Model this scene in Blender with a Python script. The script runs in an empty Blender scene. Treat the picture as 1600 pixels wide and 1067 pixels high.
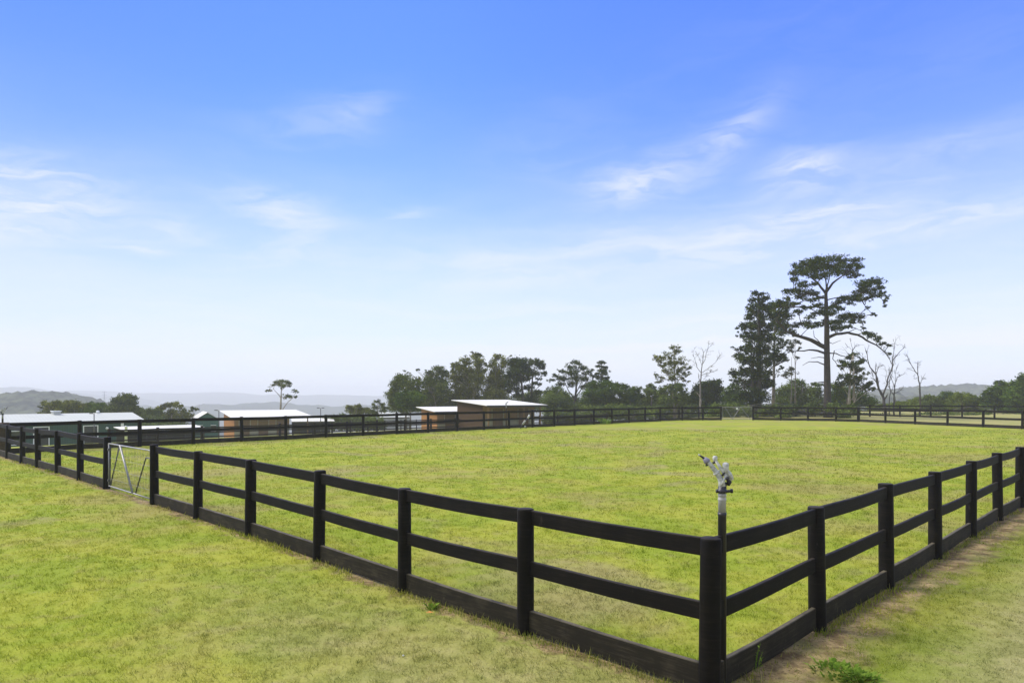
import bpy, math, random
import numpy as np
from mathutils import Vector, noise

# ------------------------------------------------------------------ camera, world, sun, exposure
sc = bpy.context.scene
F_PX, EYE, YH = 1084.0, 2.65, 616.0          # focal length in photo pixels, eye height, horizon row
cam_d = bpy.data.cameras.new("camera")
cam = bpy.data.objects.new("camera", cam_d)
sc.collection.objects.link(cam)
sc.camera = cam
cam_d.sensor_width = 36.0
cam_d.lens = 36.0 * F_PX / 1600.0
cam_d.shift_y = (YH - 533.5) / 1600.0
cam_d.clip_start = 0.05
cam_d.clip_end = 20000
cam.location = (0, 0, EYE)
cam.rotation_euler = (math.pi / 2, 0, 0)

SUN_EL, SUN_AZ = math.radians(44), math.radians(-74)   # azimuth from +Y towards +X
EXPOSURE = 1.15
sc.view_settings.view_transform = 'Standard'
sc.view_settings.look = 'None'
sc.view_settings.gamma = 1.0
sc.view_settings.use_curve_mapping = False
sc.view_settings.exposure = EXPOSURE
sc.cycles.max_bounces = 6
sc.cycles.diffuse_bounces = 2
sc.cycles.transmission_bounces = 3
sc.cycles.volume_bounces = 2
sc.cycles.transparent_max_bounces = 6
sc.cycles.use_adaptive_sampling = False
sc.cycles.use_denoising = True


class G:
    """small helper for writing node graphs"""
    def __init__(self, nt):
        self.nt = nt
    def n(self, t, **kw):
        nd = self.nt.nodes.new(t)
        for k, v in kw.items():
            setattr(nd, k, v)
        return nd
    def put(self, sock, v):
        if v is None:
            return
        if isinstance(v, bpy.types.NodeSocket):
            self.nt.links.new(v, sock)
        elif hasattr(sock.default_value, '__len__') and not hasattr(v, '__len__'):
            sock.default_value = [v] * len(sock.default_value)
        elif hasattr(sock.default_value, '__len__') and len(sock.default_value) == 4 and len(v) == 3:
            sock.default_value = (*v, 1)
        else:
            sock.default_value = v
    def m(self, op, a, b=0.0, c=0.0, clamp=False):
        nd = self.n('ShaderNodeMath', operation=op, use_clamp=clamp)
        self.put(nd.inputs[0], a); self.put(nd.inputs[1], b); self.put(nd.inputs[2], c)
        return nd.outputs[0]
    def v(self, op, a, b=(0, 0, 0)):
        nd = self.n('ShaderNodeVectorMath', operation=op)
        self.put(nd.inputs[0], a); self.put(nd.inputs[1], b)
        return nd.outputs['Value'] if op in ('DOT_PRODUCT', 'LENGTH') else nd.outputs[0]
    def smooth(self, x, a, b):
        nd = self.n('ShaderNodeMapRange', interpolation_type='SMOOTHSTEP')
        self.put(nd.inputs[0], x); self.put(nd.inputs[1], a); self.put(nd.inputs[2], b)
        return nd.outputs[0]
    def mix(self, f, a, b, blend='MIX'):
        nd = self.n('ShaderNodeMix', data_type='RGBA', blend_type=blend)
        self.put(nd.inputs[0], f); self.put(nd.inputs[6], a); self.put(nd.inputs[7], b)
        return nd.outputs[2]
    def noise(self, vec, scale, detail=3.0, rough=0.55, dist=0.0):
        nd = self.n('ShaderNodeTexNoise')
        if vec is not None:
            self.put(nd.inputs['Vector'], vec)
        nd.inputs['Scale'].default_value = scale
        nd.inputs['Detail'].default_value = detail
        nd.inputs['Roughness'].default_value = rough
        nd.inputs['Distortion'].default_value = dist
        return nd.outputs['Fac']
    def comb(self, x, y, z):
        nd = self.n('ShaderNodeCombineXYZ')
        self.put(nd.inputs[0], x); self.put(nd.inputs[1], y); self.put(nd.inputs[2], z)
        return nd.outputs[0]
    def sep(self, v):
        nd = self.n('ShaderNodeSeparateXYZ'); self.put(nd.inputs[0], v)
        return nd.outputs[0], nd.outputs[1], nd.outputs[2]


world = bpy.data.worlds.new("World")
sc.world = world
world.use_nodes = True
g = G(world.node_tree)
bg = world.node_tree.nodes['Background']
SKY_STRENGTH = 0.1
bg.inputs[1].default_value = SKY_STRENGTH
sky = g.n('ShaderNodeTexSky', sky_type='NISHITA', sun_disc=False)
sky.sun_elevation = SUN_EL
sky.sun_rotation = SUN_AZ
sky.altitude = 150
sky.air_density = 1.0
sky.dust_density = 0.15
sky.ozone_density = 2.5
blue = g.mix(1.0, sky.outputs[0], (0.45, 0.665, 1.50), 'MULTIPLY')
tc = g.n('ShaderNodeTexCoord')
dx, dy, dz = g.sep(tc.outputs['Generated'])
az = g.m('ARCTAN2', dx, dy)
el = g.m('ARCSINE', dz)
WHITE = tuple(c / (SKY_STRENGTH * 2 ** EXPOSURE) for c in (0.93, 0.958, 1.0))
warp = g.noise(g.comb(g.m('MULTIPLY', az, 3.0), g.m('MULTIPLY', el, 9.0), 0.7), 1.6, 4, 0.6)
el_w = g.m('ADD', el, g.m('MULTIPLY', g.m('SUBTRACT', warp, 0.5), 0.06))
# thin milky layer that thickens towards the horizon
veil = g.m('POWER', g.smooth(el_w, 0.50, 0.0), 1.85)
streak = g.noise(g.comb(g.m('MULTIPLY', az, 2.2), g.m('MULTIPLY', el_w, 20.0), 3.1), 1.5, 6, 0.62, 0.4)
veil = g.m('MULTIPLY', veil, g.m('ADD', 0.76, g.m('MULTIPLY', streak, 0.36)))
# long soft bands low in the sky
bands = g.noise(g.comb(g.m('ADD', g.m('MULTIPLY', az, 1.1), 0.4), g.m('MULTIPLY', g.m('SUBTRACT', el_w, g.m('MULTIPLY', az, 0.03)), 30.0), 8.3), 1.0, 3, 0.5, 0.3)
bands = g.m('MULTIPLY', g.smooth(bands, 0.46, 0.72), g.m('MULTIPLY', g.smooth(el, 0.30, 0.17), g.smooth(el, 0.01, 0.10)))
veil = g.m('ADD', veil, g.m('MULTIPLY', g.m('MULTIPLY', bands, g.smooth(az, -0.30, 0.20)), 0.22))
# cirrus patches: azimuth / elevation, half sizes, tilt, strength
fine = g.noise(g.comb(g.m('ADD', g.m('MULTIPLY', az, 9.0), g.m('MULTIPLY', el, -6.0)), g.m('MULTIPLY', el_w, 42.0), 1.3), 1.0, 6, 0.60, 0.8)
fine = g.smooth(fine, 0.34, 0.68)
CIRRUS = [  # photo column, row, half width, half height, tilt (deg), strength
    (1250, 262, 42, 18, 8, .62), (1420, 246, 170, 17, 6, .24), (985, 287, 52, 24, 14, .55), (1070, 250, 90, 24, 22, .26),
    (1155, 208, 48, 16, 36, .30), (1300, 328, 85, 13, 9, .42), (1420, 360, 280, 17, 5, .58), (1100, 378, 300, 20, 7, .42),
    (1010, 353, 70, 12, 8, .34), (20, 296, 110, 34, -6, .62), (10, 345, 70, 40, 10, .40), (430, 330, 70, 18, -4, .42),
    (480, 362, 80, 34, -25, .26), (420, 398, 70, 18, 10, .30), (225, 385, 28, 7, 0, .40), (310, 377, 34, 10, -6, .30),
    (272, 355, 24, 6, 8, .26), (642, 335, 30, 9, 8, .36), (500, 192, 90, 24, 10, .20), (565, 172, 40, 16, 25, .15),
    (1230, 50, 200, 40, 10, .05), (1480, 95, 160, 40, 14, .06), (760, 415, 120, 30, 0, .30), (850, 255, 90, 50, 20, .10)]
cov = None
for (cx, cy, hw, hh, tilt, st) in CIRRUS:
    u, vv = (cx - 800) / F_PX, (YH - cy) / F_PX
    a0 = math.atan(u); e0 = math.atan(vv * math.cos(a0))
    ca, sa = math.cos(math.radians(tilt)), math.sin(math.radians(tilt))
    da = g.m('SUBTRACT', az, a0); de = g.m('SUBTRACT', el_w, e0)
    p = g.m('MULTIPLY', g.m('ADD', g.m('MULTIPLY', da, ca), g.m('MULTIPLY', de, sa)), F_PX / hw * 0.8)
    q = g.m('MULTIPLY', g.m('SUBTRACT', g.m('MULTIPLY', de, ca), g.m('MULTIPLY', da, sa)), F_PX / hh * 0.8)
    r2 = g.m('ADD', g.m('MULTIPLY', p, p), g.m('MULTIPLY', q, q))
    b = g.m('MULTIPLY', g.m('EXPONENT', g.m('MULTIPLY', r2, -0.9)), st)
    cov = b if cov is None else g.m('ADD', cov, b)
cov = g.m('MULTIPLY', cov, g.m('ADD', 0.20, g.m('MULTIPLY', fine, 0.76)), clamp=True)
# sky darkened towards the left to cancel the sky model's sun glow
blue = g.mix(g.smooth(az, -0.05, -0.75), blue, g.mix(1.0, blue, (0.68, 0.68, 0.9), 'MULTIPLY'))
# unseen cloud sheet, added overhead and behind the camera to whiten the ambient light
sheet = g.m('MAXIMUM', g.smooth(el, 0.60, 0.95), g.smooth(dy, 0.15, -0.35))
sheet = g.m('MULTIPLY', sheet, g.m('ADD', 0.55, g.m('MULTIPLY', warp, 0.5)))
col = g.mix(g.m('MINIMUM', g.m('MAXIMUM', veil, sheet), 0.96), blue, WHITE)
col = g.mix(g.m('MINIMUM', cov, 0.9), col, WHITE)
# below the horizon nothing but dull land colour
col = g.mix(g.smooth(el, -0.02, -0.12), col, (0.5, 0.55, 0.4))
world.node_tree.links.new(col, bg.inputs[0])

sun_d = bpy.data.lights.new("sun", 'SUN')
sun_d.energy = 2.2
sun_d.angle = math.radians(28)                # thin high cloud in front of the sun
sun_d.color = (1.0, 0.94, 0.83)
sun = bpy.data.objects.new("sun", sun_d)
sc.collection.objects.link(sun)
to_sun = Vector((math.sin(SUN_AZ) * math.cos(SUN_EL), math.cos(SUN_AZ) * math.cos(SUN_EL), math.sin(SUN_EL)))
sun.rotation_euler = to_sun.to_track_quat('Z', 'Y').to_euler()

# ------------------------------------------------------------------ layout of the place
RNG = np.random.default_rng(7)
random.seed(7)
S2 = math.sqrt(0.5)
CX, CY = 1.74, 6.12                           # the near corner of the arena
D0 = 53.9                                     # y - x along the long far fence


def smooth01(t):
    t = np.clip(t, 0, 1)
    return t * t * (3 - 2 * t)


def terrain(x, y):
    x = np.asarray(x, float); y = np.asarray(y, float)
    r = np.hypot(x, y)
    d = (y - x - D0) * S2 - 1.5
    z = -0.060 * np.sqrt(np.clip(d, 0, None) ** 2 + 1.0) + 0.060
    z = np.where(d > 0, z, 0.0)
    z = np.maximum(z, -0.06 * 90)
    s = ((y - CY) - (x - CX)) * S2
    q = (CX + CY - x - y) * S2
    z = z + 0.08 * smooth01((s - 4) / 5) * smooth01((30 - s) / 8) * smooth01((9 - np.abs(q)) / 9)
    z = z - 62 * smooth01((r - 125) / 560) - 0.012 * np.clip(r - 125, 0, 2000)
    return z


def tz(x, y):
    return float(terrain(x, y))


def at(px, py, dist):
    """world point seen at photo pixel (px, py) at depth dist"""
    return Vector(((px - 800) / F_PX * dist, dist, EYE - (py - YH) / F_PX * dist))


# ------------------------------------------------------------------ mesh helpers
class MB:
    def __init__(self):
        self.v, self.f, self.a = [], [], []
    def add(self, verts, faces, rnd=0.5):
        o = len(self.v)
        self.v += [tuple(p) for p in verts]
        self.f += [tuple(i + o for i in q) for q in faces]
        self.a += [rnd] * len(faces)
    def box(self, c, s, rot=0.0, bevel=0.0):
        hx, hy, hz = s[0] / 2, s[1] / 2, s[2] / 2
        b = min(bevel, hx * .9, hy * .9, hz * .9)
        ca, sa = math.cos(rot), math.sin(rot)
        if b <= 0:
            ring = [(-hx, -hy), (hx, -hy), (hx, hy), (-hx, hy)]
            lv = [(-hz, 1, 0), (hz, 1, 0)]
        else:
            ring = [(-hx + b, -hy), (hx - b, -hy), (hx, -hy + b), (hx, hy - b), (hx - b, hy), (-hx + b, hy), (-hx, hy - b), (-hx, -hy + b)]
            lv = [(-hz, 1, b), (-hz + b, 1, 0), (hz - b, 1, 0), (hz, 1, b)]
        n = len(ring); V = []
        for z, _, inset in lv:
            for (x, y) in ring:
                x2 = x - math.copysign(inset, x); y2 = y - math.copysign(inset, y)
                V.append((c[0] + x2 * ca - y2 * sa, c[1] + x2 * sa + y2 * ca, c[2] + z))
        Fc = [tuple(range(n))[::-1]]
        for k in range(len(lv) - 1):
            for i in range(n):
                j = (i + 1) % n
                Fc.append((k * n + i, k * n + j, (k + 1) * n + j, (k + 1) * n + i))
        Fc.append(tuple((len(lv) - 1) * n + i for i in range(n)))
        self.add(V, Fc)
    def tube(self, pts, radii, sides=8, cap=True, rnd=0.5):
        pts = [Vector(p) for p in pts]
        if not hasattr(radii, '__len__'):
            radii = [radii] * len(pts)
        V = []; prev = None
        for i, p in enumerate(pts):
            t = (pts[min(i + 1, len(pts) - 1)] - pts[max(i - 1, 0)])
            t = t.normalized() if t.length > 1e-9 else Vector((0, 0, 1))
            if prev is None:
                a = Vector((1, 0, 0)) if abs(t.x) < 0.8 else Vector((0, 1, 0))
                u = (a - t * a.dot(t)).normalized()
            else:
                u = prev - t * prev.dot(t)
                u = u.normalized() if u.length > 1e-6 else t.orthogonal().normalized()
            prev = u
            w = t.cross(u)
            for k in range(sides):
                an = 2 * math.pi * k / sides
                V.append(p + (u * math.cos(an) + w * math.sin(an)) * radii[i])
        Fc = []
        for i in range(len(pts) - 1):
            for k in range(sides):
                j = (k + 1) % sides
                Fc.append((i * sides + k, i * sides + j, (i + 1) * sides + j, (i + 1) * sides + k))
        if cap:
            Fc.append(tuple(range(sides))[::-1])
            Fc.append(tuple((len(pts) - 1) * sides + k for k in range(sides)))
        self.add(V, Fc, rnd)
    def lathe(self, prof, c=(0, 0, 0), sides=16):
        V = []
        for (r, z) in prof:
            for k in range(sides):
                a = 2 * math.pi * k / sides
                V.append((c[0] + r * math.cos(a), c[1] + r * math.sin(a), c[2] + z))
        Fc = []
        for i in range(len(prof) - 1):
            for k in range(sides):
                j = (k + 1) % sides
                Fc.append((i * sides + k, i * sides + j, (i + 1) * sides + j, (i + 1) * sides + k))
        Fc.append(tuple(range(sides))[::-1])
        Fc.append(tuple((len(prof) - 1) * sides + k for k in range(sides)))
        self.add(V, Fc)
    def build(self, name, mat, parent=None, smooth=False, off=None):
        me = bpy.data.meshes.new(name)
        V = self.v if off is None else [(a - off[0], b - off[1], c - off[2]) for a, b, c in self.v]
        me.from_pydata(V, [], self.f)
        at_ = me.attributes.new('rnd', 'FLOAT', 'FACE')
        at_.data.foreach_set('value', np.array(self.a, dtype=np.float32))
        if smooth:
            me.shade_smooth()
        me.materials.append(mat)
        o = bpy.data.objects.new(name, me)
        sc.collection.objects.link(o)
        if parent is not None:
            o.parent = parent
        return o


def np_mesh(name, V, k, mat, parent=None, rnd=None):
    """faces are consecutive runs of k vertices"""
    V = np.ascontiguousarray(V, dtype=np.float32)
    nv = len(V); nf = nv // k
    me = bpy.data.meshes.new(name)
    me.vertices.add(nv); me.vertices.foreach_set('co', V.ravel())
    me.loops.add(nv); me.loops.foreach_set('vertex_index', np.arange(nv, dtype=np.int32))
    me.polygons.add(nf)
    me.polygons.foreach_set('loop_start', np.arange(0, nv, k, dtype=np.int32))
    me.update(calc_edges=True)
    if rnd is not None:
        a = me.attributes.new('rnd', 'FLOAT', 'FACE')
        a.data.foreach_set('value', np.asarray(rnd, dtype=np.float32))
    me.materials.append(mat)
    o = bpy.data.objects.new(name, me)
    sc.collection.objects.link(o)
    if parent is not None:
        o.parent = parent
    return o


def tag(o, label=None, cat=None, group=None, kind=None):
    if label: o['label'] = label
    if cat: o['category'] = cat
    if group: o['group'] = group
    if kind: o['kind'] = kind
    return o


def empty(name, loc, label, cat, group=None, rz=0.0):
    o = bpy.data.objects.new(name, None)
    o.empty_display_size = 0.2
    sc.collection.objects.link(o)
    o.location = loc; o.rotation_euler = (0, 0, rz)
    return tag(o, label, cat, group)


# ------------------------------------------------------------------ materials
def new_mat(name):
    m = bpy.data.materials.new(name); m.use_nodes = True
    gg = G(m.node_tree)
    bs = m.node_tree.nodes['Principled BSDF']
    return m, gg, bs


def plain(name, colr, rough=0.6, metal=0.0, var=0.25, scale=8.0, bump=0.0, coord='Object'):
    m, gg, bs = new_mat(name)
    t = gg.n('ShaderNodeTexCoord')
    n = gg.noise(t.outputs[coord], scale, 4, 0.6)
    dark = tuple(c * (1 - var) for c in colr); lite = tuple(min(c * (1 + var), 1) for c in colr)
    gg.put(bs.inputs['Base Color'], gg.mix(gg.smooth(n, .3, .7), dark, lite))
    bs.inputs['Roughness'].default_value = rough
    bs.inputs['Metallic'].default_value = metal
    if bump:
        b = gg.n('ShaderNodeBump'); b.inputs['Strength'].default_value = bump; b.inputs['Distance'].default_value = 0.01
        gg.put(b.inputs['Height'], n); gg.put(bs.inputs['Normal'], b.outputs[0])
    return m


def leaf_mat(name, lo, mid, hi, trans=0.3, tip=None):
    m, gg, bs = new_mat(name)
    a = gg.n('ShaderNodeAttribute', attribute_name='rnd')
    t = gg.n('ShaderNodeTexCoord')
    n = gg.noise(t.outputs['Object'], 0.5, 3, 0.6)
    f = gg.m('ADD', gg.m('MULTIPLY', a.outputs['Fac'], 0.62), gg.m('MULTIPLY', n, 0.45))
    r = gg.n('ShaderNodeValToRGB')
    e = r.color_ramp.elements
    e[0].position = .18; e[0].color = (*lo, 1)
    e[1].position = .85; e[1].color = (*hi, 1)
    x = e.new(.52); x.color = (*mid, 1)
    if tip:
        x = e.new(.93); x.color = (*tip, 1)
    gg.put(r.inputs[0], f)
    d = gg.n('ShaderNodeBsdfDiffuse'); gg.put(d.inputs[0], r.outputs[0])
    tr = gg.n('ShaderNodeBsdfTranslucent'); gg.put(tr.inputs[0], r.outputs[0])
    mx = gg.n('ShaderNodeMixShader'); mx.inputs[0].default_value = trans
    m.node_tree.links.new(d.outputs[0], mx.inputs[1]); m.node_tree.links.new(tr.outputs[0], mx.inputs[2])
    m.node_tree.links.new(mx.outputs[0], m.node_tree.nodes['Material Output'].inputs[0])
    return m


def timber_mat(name, base, worn, wear=0.5):
    m, gg, bs = new_mat(name)
    ge = gg.n('ShaderNodeNewGeometry')
    pos = ge.outputs['Position']
    px, py, pz = gg.sep(pos)
    along = gg.m('ADD', gg.m('MULTIPLY', px, 1.0), gg.m('MULTIPLY', py, 1.0))
    side = gg.m('SUBTRACT', px, py)
    grain = gg.noise(gg.comb(gg.m('MULTIPLY', along, 2.0), gg.m('MULTIPLY', side, 2.0), gg.m('MULTIPLY', pz, 45.0)), 1.0, 5, 0.7)
    blot = gg.noise(pos, 3.2, 5, 0.65)
    fine = gg.noise(pos, 60.0, 3, 0.7)
    f = gg.m('MULTIPLY', gg.smooth(gg.m('ADD', gg.m('MULTIPLY', grain, .6), gg.m('MULTIPLY', blot, .5)), .48, .78), wear)
    c = gg.mix(f, base, worn)
    # rub marks and bleached spots
    f2 = gg.m('MULTIPLY', gg.smooth(gg.noise(gg.comb(px, py, gg.m('MULTIPLY', pz, .35)), 11.0, 4, .7), .65, .72), .6 * wear)
    c = gg.mix(f2, c, tuple(min(1, w * 2.4) for w in worn))
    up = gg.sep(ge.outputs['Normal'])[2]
    c = gg.mix(gg.m('MULTIPLY', gg.smooth(up, .55, .9), gg.smooth(blot, .25, .6)), c, tuple(min(1, w * 1.9) for w in worn))  # weathered brown plus sky light painted onto the upward faces
    gg.put(bs.inputs['Base Color'], c)
    bs.inputs['Roughness'].default_value = 0.62
    bs.inputs['Specular IOR Level'].default_value = 0.11
    b = gg.n('ShaderNodeBump'); b.inputs['Strength'].default_value = 0.55; b.inputs['Distance'].default_value = 0.006
    gg.put(b.inputs['Height'], gg.m('ADD', grain, gg.m('MULTIPLY', fine, .5)))
    gg.put(bs.inputs['Normal'], b.outputs[0])
    return m


M = {}
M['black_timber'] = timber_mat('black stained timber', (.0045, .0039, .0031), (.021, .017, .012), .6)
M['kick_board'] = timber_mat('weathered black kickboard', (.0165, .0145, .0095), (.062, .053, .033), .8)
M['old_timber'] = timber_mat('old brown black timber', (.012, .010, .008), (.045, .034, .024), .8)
M['galv'] = plain('galvanised steel', (.24, .24, .225), .5, .3, .12, 20)
M['wire'] = plain('mesh wire', (.20, .20, .18), .5, .4, .1, 20)
M['dull_steel'] = plain('dull steel strap', (.10, .10, .095), .55, .3, .25, 20)
M['white_paint'] = plain('chalky white casting', (.43, .44, .41), .5, .0, .32, 45)
M['grey_pipe'] = plain('grey plastic pipe', (.33, .33, .31), .5, 0, .15, 12)
M['black_pipe'] = plain('black poly pipe', (.010, .010, .011), .45, 0, .3, 14)
M['dark_rubber'] = plain('dark fitting', (.016, .014, .022), .45, 0, .2, 30)
M['violet_grey'] = plain('grey violet nozzle', (.20, .19, .25), .5, 0, .15, 30)
M['bark_pine'] = plain('pine bark', (.032, .024, .018), .95, 0, .45, 3.0, .8)
M['bark_grey'] = plain('grey bark', (.15, .135, .115), .9, 0, .4, 3.0, .6)
M['bark_pale'] = plain('pale gum bark', (.30, .265, .20), .85, 0, .35, 1.5, .4)
M['bark_dead'] = plain('bleached dead wood', (.060, .054, .047), .9, 0, .4, 2.0, .5)
M['bark_dark'] = plain('dark bark', (.045, .038, .030), .95, 0, .4, 3.0, .6)
M['pine'] = leaf_mat('pine needles', (0.010, 0.018, 0.005), (0.038, 0.064, 0.012), (0.124, 0.147, 0.028), .22, (.10, .060, .026))
M['conifer'] = leaf_mat('dark conifer needles', (0.007, 0.013, 0.004), (0.028, 0.047, 0.011), (0.088, 0.121, 0.026), .18)
M['gum'] = leaf_mat('gum leaves', (0.020, 0.031, 0.007), (0.071, 0.100, 0.021), (0.193, 0.235, 0.048), .28)
M['gum_olive'] = leaf_mat('olive gum leaves', (0.029, 0.037, 0.007), (0.115, 0.133, 0.025), (0.305, 0.321, 0.065), .32)
M['bush'] = leaf_mat('shrub leaves', (0.014, 0.027, 0.005), (0.056, 0.100, 0.016), (0.162, 0.241, 0.033), .28)
M['bush_yellow'] = leaf_mat('yellow green shrub leaves', (0.052, 0.077, 0.011), (0.129, 0.173, 0.025), (0.218, 0.274, 0.045), .32)
M['bush_far'] = leaf_mat('grey green leaves', (0.029, 0.046, 0.011), (0.097, 0.136, 0.033), (0.223, 0.288, 0.071), .28)
M['thin_grey'] = leaf_mat('sparse grey leaves', (.040, .045, .030), (.085, .092, .060), (.13, .135, .090), .3)
M['weed'] = leaf_mat('weed leaves', (.08, .15, .016), (.16, .27, .03), (.26, .37, .055), .35)
M['straw'] = leaf_mat('dry stalks', (.20, .20, .08), (.34, .33, .15), (.45, .42, .22), .3)
M['roof'] = None


def roof_mat(name, colr):
    m, gg, bs = new_mat(name)
    t = gg.n('ShaderNodeTexCoord')
    x, y, z = gg.sep(t.outputs['Object'])
    w = gg.n('ShaderNodeTexWave', wave_type='BANDS', bands_direction='X')
    w.inputs['Scale'].default_value = 0.8
    gg.put(w.inputs['Vector'], t.outputs['Object'])
    n = gg.noise(t.outputs['Object'], 0.7, 4, .6)
    c = gg.mix(gg.m('MULTIPLY', gg.smooth(n, .4, .75), .35), colr, tuple(k * .82 for k in colr))
    c = gg.mix(gg.m('MULTIPLY', gg.m('POWER', w.outputs['Fac'], 6.0), .18), c, tuple(k * .6 for k in colr))
    gg.put(bs.inputs['Base Color'], c)
    bs.inputs['Roughness'].default_value = .8
    bs.inputs['Specular IOR Level'].default_value = .08
    return m


def board_mat(name, colr, per_m=6.0, vertical=False):
    m, gg, bs = new_mat(name)
    t = gg.n('ShaderNodeTexCoord')
    x, y, z = gg.sep(t.outputs['Object'])
    h = gg.m('ADD', x, y) if vertical else z
    k = gg.m('MULTIPLY', h, per_m)
    line = gg.smooth(gg.m('ABSOLUTE', gg.m('SUBTRACT', gg.m('FRACT', k), .5)), .40, .49)
    idx = gg.m('FLOOR', k)
    wn = gg.n('ShaderNodeTexWhiteNoise', noise_dimensions='1D'); gg.put(wn.inputs['W'], idx)
    c = gg.mix(gg.m('MULTIPLY', wn.outputs['Value'], .35), colr, tuple(v * .62 for v in colr))
    n = gg.noise(t.outputs['Object'], 1.2, 4, .6)
    c = gg.mix(gg.m('MULTIPLY', n, .3), c, tuple(v * .7 for v in colr))
    c = gg.mix(gg.m('MULTIPLY', line, .6), c, tuple(v * .3 for v in colr))
    gg.put(bs.inputs['Base Color'], c)
    bs.inputs['Roughness'].default_value = .85
    bs.inputs['Specular IOR Level'].default_value = .08
    return m


M['roof'] = roof_mat('white ribbed roofing', (.66, .65, .60))
M['roof_dim'] = roof_mat('pale grey ribbed roofing', (.50, .52, .48))
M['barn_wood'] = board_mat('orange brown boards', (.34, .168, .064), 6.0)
M['barn_dark'] = board_mat('brown boards', (.24, .155, .085), 6.0)  # stable boards with the front wall's shade put into the colour
M['barn_end_shade'] = board_mat('shade toned boards', (.066, .040, .021), 6.0)  # same boards, darkened to paint in the shade on the large stable's end
M['barn_door'] = board_mat('stable door boards', (.17, .115, .070), 7.0, True)
M['lining'] = board_mat('grey wall lining', (.30, .29, .22), 3.0)
M['green_steel'] = board_mat('green wall sheeting', (.040, .095, .070), 4.0, True)
M['teal_steel'] = board_mat('teal wall sheeting', (.050, .130, .105), 4.0, True)
M['dark_trim'] = plain('dark trim', (.02, .022, .02), .6)
M['white_trim'] = plain('white trim', (.75, .77, .74), .5, 0, .06)
M['pale_wall'] = plain('pale wall', (.45, .46, .42), .7, 0, .15, 1.0)
M['glass'] = plain('dark window glass', (.012, .020, .020), .15, 0, .2)


# ------------------------------------------------------------------ ground
def arena_coords(gg, pos):
    x, y, z = gg.sep(pos)
    q1 = gg.m('MULTIPLY', gg.m('SUBTRACT', CX + CY, gg.m('ADD', x, y)), S2)               # outside the left fence
    q2 = gg.m('MULTIPLY', gg.m('ADD', gg.m('SUBTRACT', x, y), CY - CX), S2)               # outside the right fence
    return x, y, q1, q2


def turf_colour(gg, pos):
    """living colour of the turf: patches of lush, olive, dry grass that belong to the ground"""
    x, y, q1, q2 = arena_coords(gg, pos)
    flat = gg.comb(x, y, 0.0)
    big = gg.noise(flat, 0.16, 4, .55)
    mid = gg.noise(flat, 0.55, 5, .62, .4)
    sml = gg.noise(flat, 2.4, 4, .65, .3)
    tiny = gg.noise(flat, 11.0, 3, .7)
    lush = (.228, .284, .022)
    yell = (.320, .334, .038)
    olive = (.275, .245, .075)
    dry = (.370, .325, .130)
    c = gg.mix(gg.smooth(mid, .38, .62), lush, yell)
    c = gg.mix(gg.m('MULTIPLY', gg.smooth(sml, .52, .74), .6), c, olive)
    # drier, duller tongues
    c = gg.mix(gg.m('MULTIPLY', gg.smooth(gg.m('ADD', gg.m('MULTIPLY', big, .75), gg.m('MULTIPLY', mid, .35)), .53, .68), .75), c, olive)
    # outside the right fence the mown verge is dull and straw coloured
    right = gg.m('MULTIPLY', gg.smooth(gg.m('ADD', q2, gg.m('MULTIPLY', mid, .8)), .9, 2.4), .95)
    verge = gg.mix(gg.smooth(sml, .36, .66), (.235, .225, .085), (.345, .315, .140))
    c = gg.mix(right, c, verge)
    # outside the left fence: a broad dull strip along the boards
    left = gg.m('MULTIPLY', gg.smooth(gg.m('ADD', q1, gg.m('MULTIPLY', mid, 1.6)), .3, 1.2), gg.smooth(gg.m('ADD', q1, gg.m('MULTIPLY', mid, 1.5)), 4.2, 2.2))
    left = gg.m('MULTIPLY', left, gg.smooth(gg.m('ADD', y, gg.m('MULTIPLY', big, 4.0)), 13.0, 8.5))
    c = gg.mix(gg.m('MULTIPLY', left, .72), c, gg.mix(gg.smooth(sml, .38, .62), (.215, .205, .070), (.31, .28, .115)))
    # worn, browner grass in soft-edged patches
    worn = gg.smooth(gg.noise(gg.comb(gg.m('MULTIPLY', x, .8), gg.m('MULTIPLY', y, 1.0), 4.0), .34, 5, .6, .6), .55, .68)
    c = gg.mix(gg.m('MULTIPLY', worn, .58), c, (.275, .235, .105))
    # dull grazed paddock beyond the far right end
    e1 = gg.m('ADD', gg.m('MULTIPLY', gg.m('SUBTRACT', x, 33.4), .927), gg.m('MULTIPLY', gg.m('SUBTRACT', y, 66.9), .374))
    e2 = gg.m('ADD', gg.m('MULTIPLY', gg.m('SUBTRACT', x, 24.75), .43), gg.m('MULTIPLY', gg.m('SUBTRACT', y, 71.2), .90))
    c = gg.mix(gg.m('MULTIPLY', gg.smooth(gg.m('MAXIMUM', e1, e2), .1, 1.2), .85), c, gg.mix(gg.smooth(mid, .4, .6), (.265, .265, .085), (.33, .285, .13)))
    c = gg.mix(gg.m('MULTIPLY', gg.smooth(tiny, .62, .75), .35), c, dry)
    return c, x, y, q1, q2, mid, sml, tiny


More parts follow.
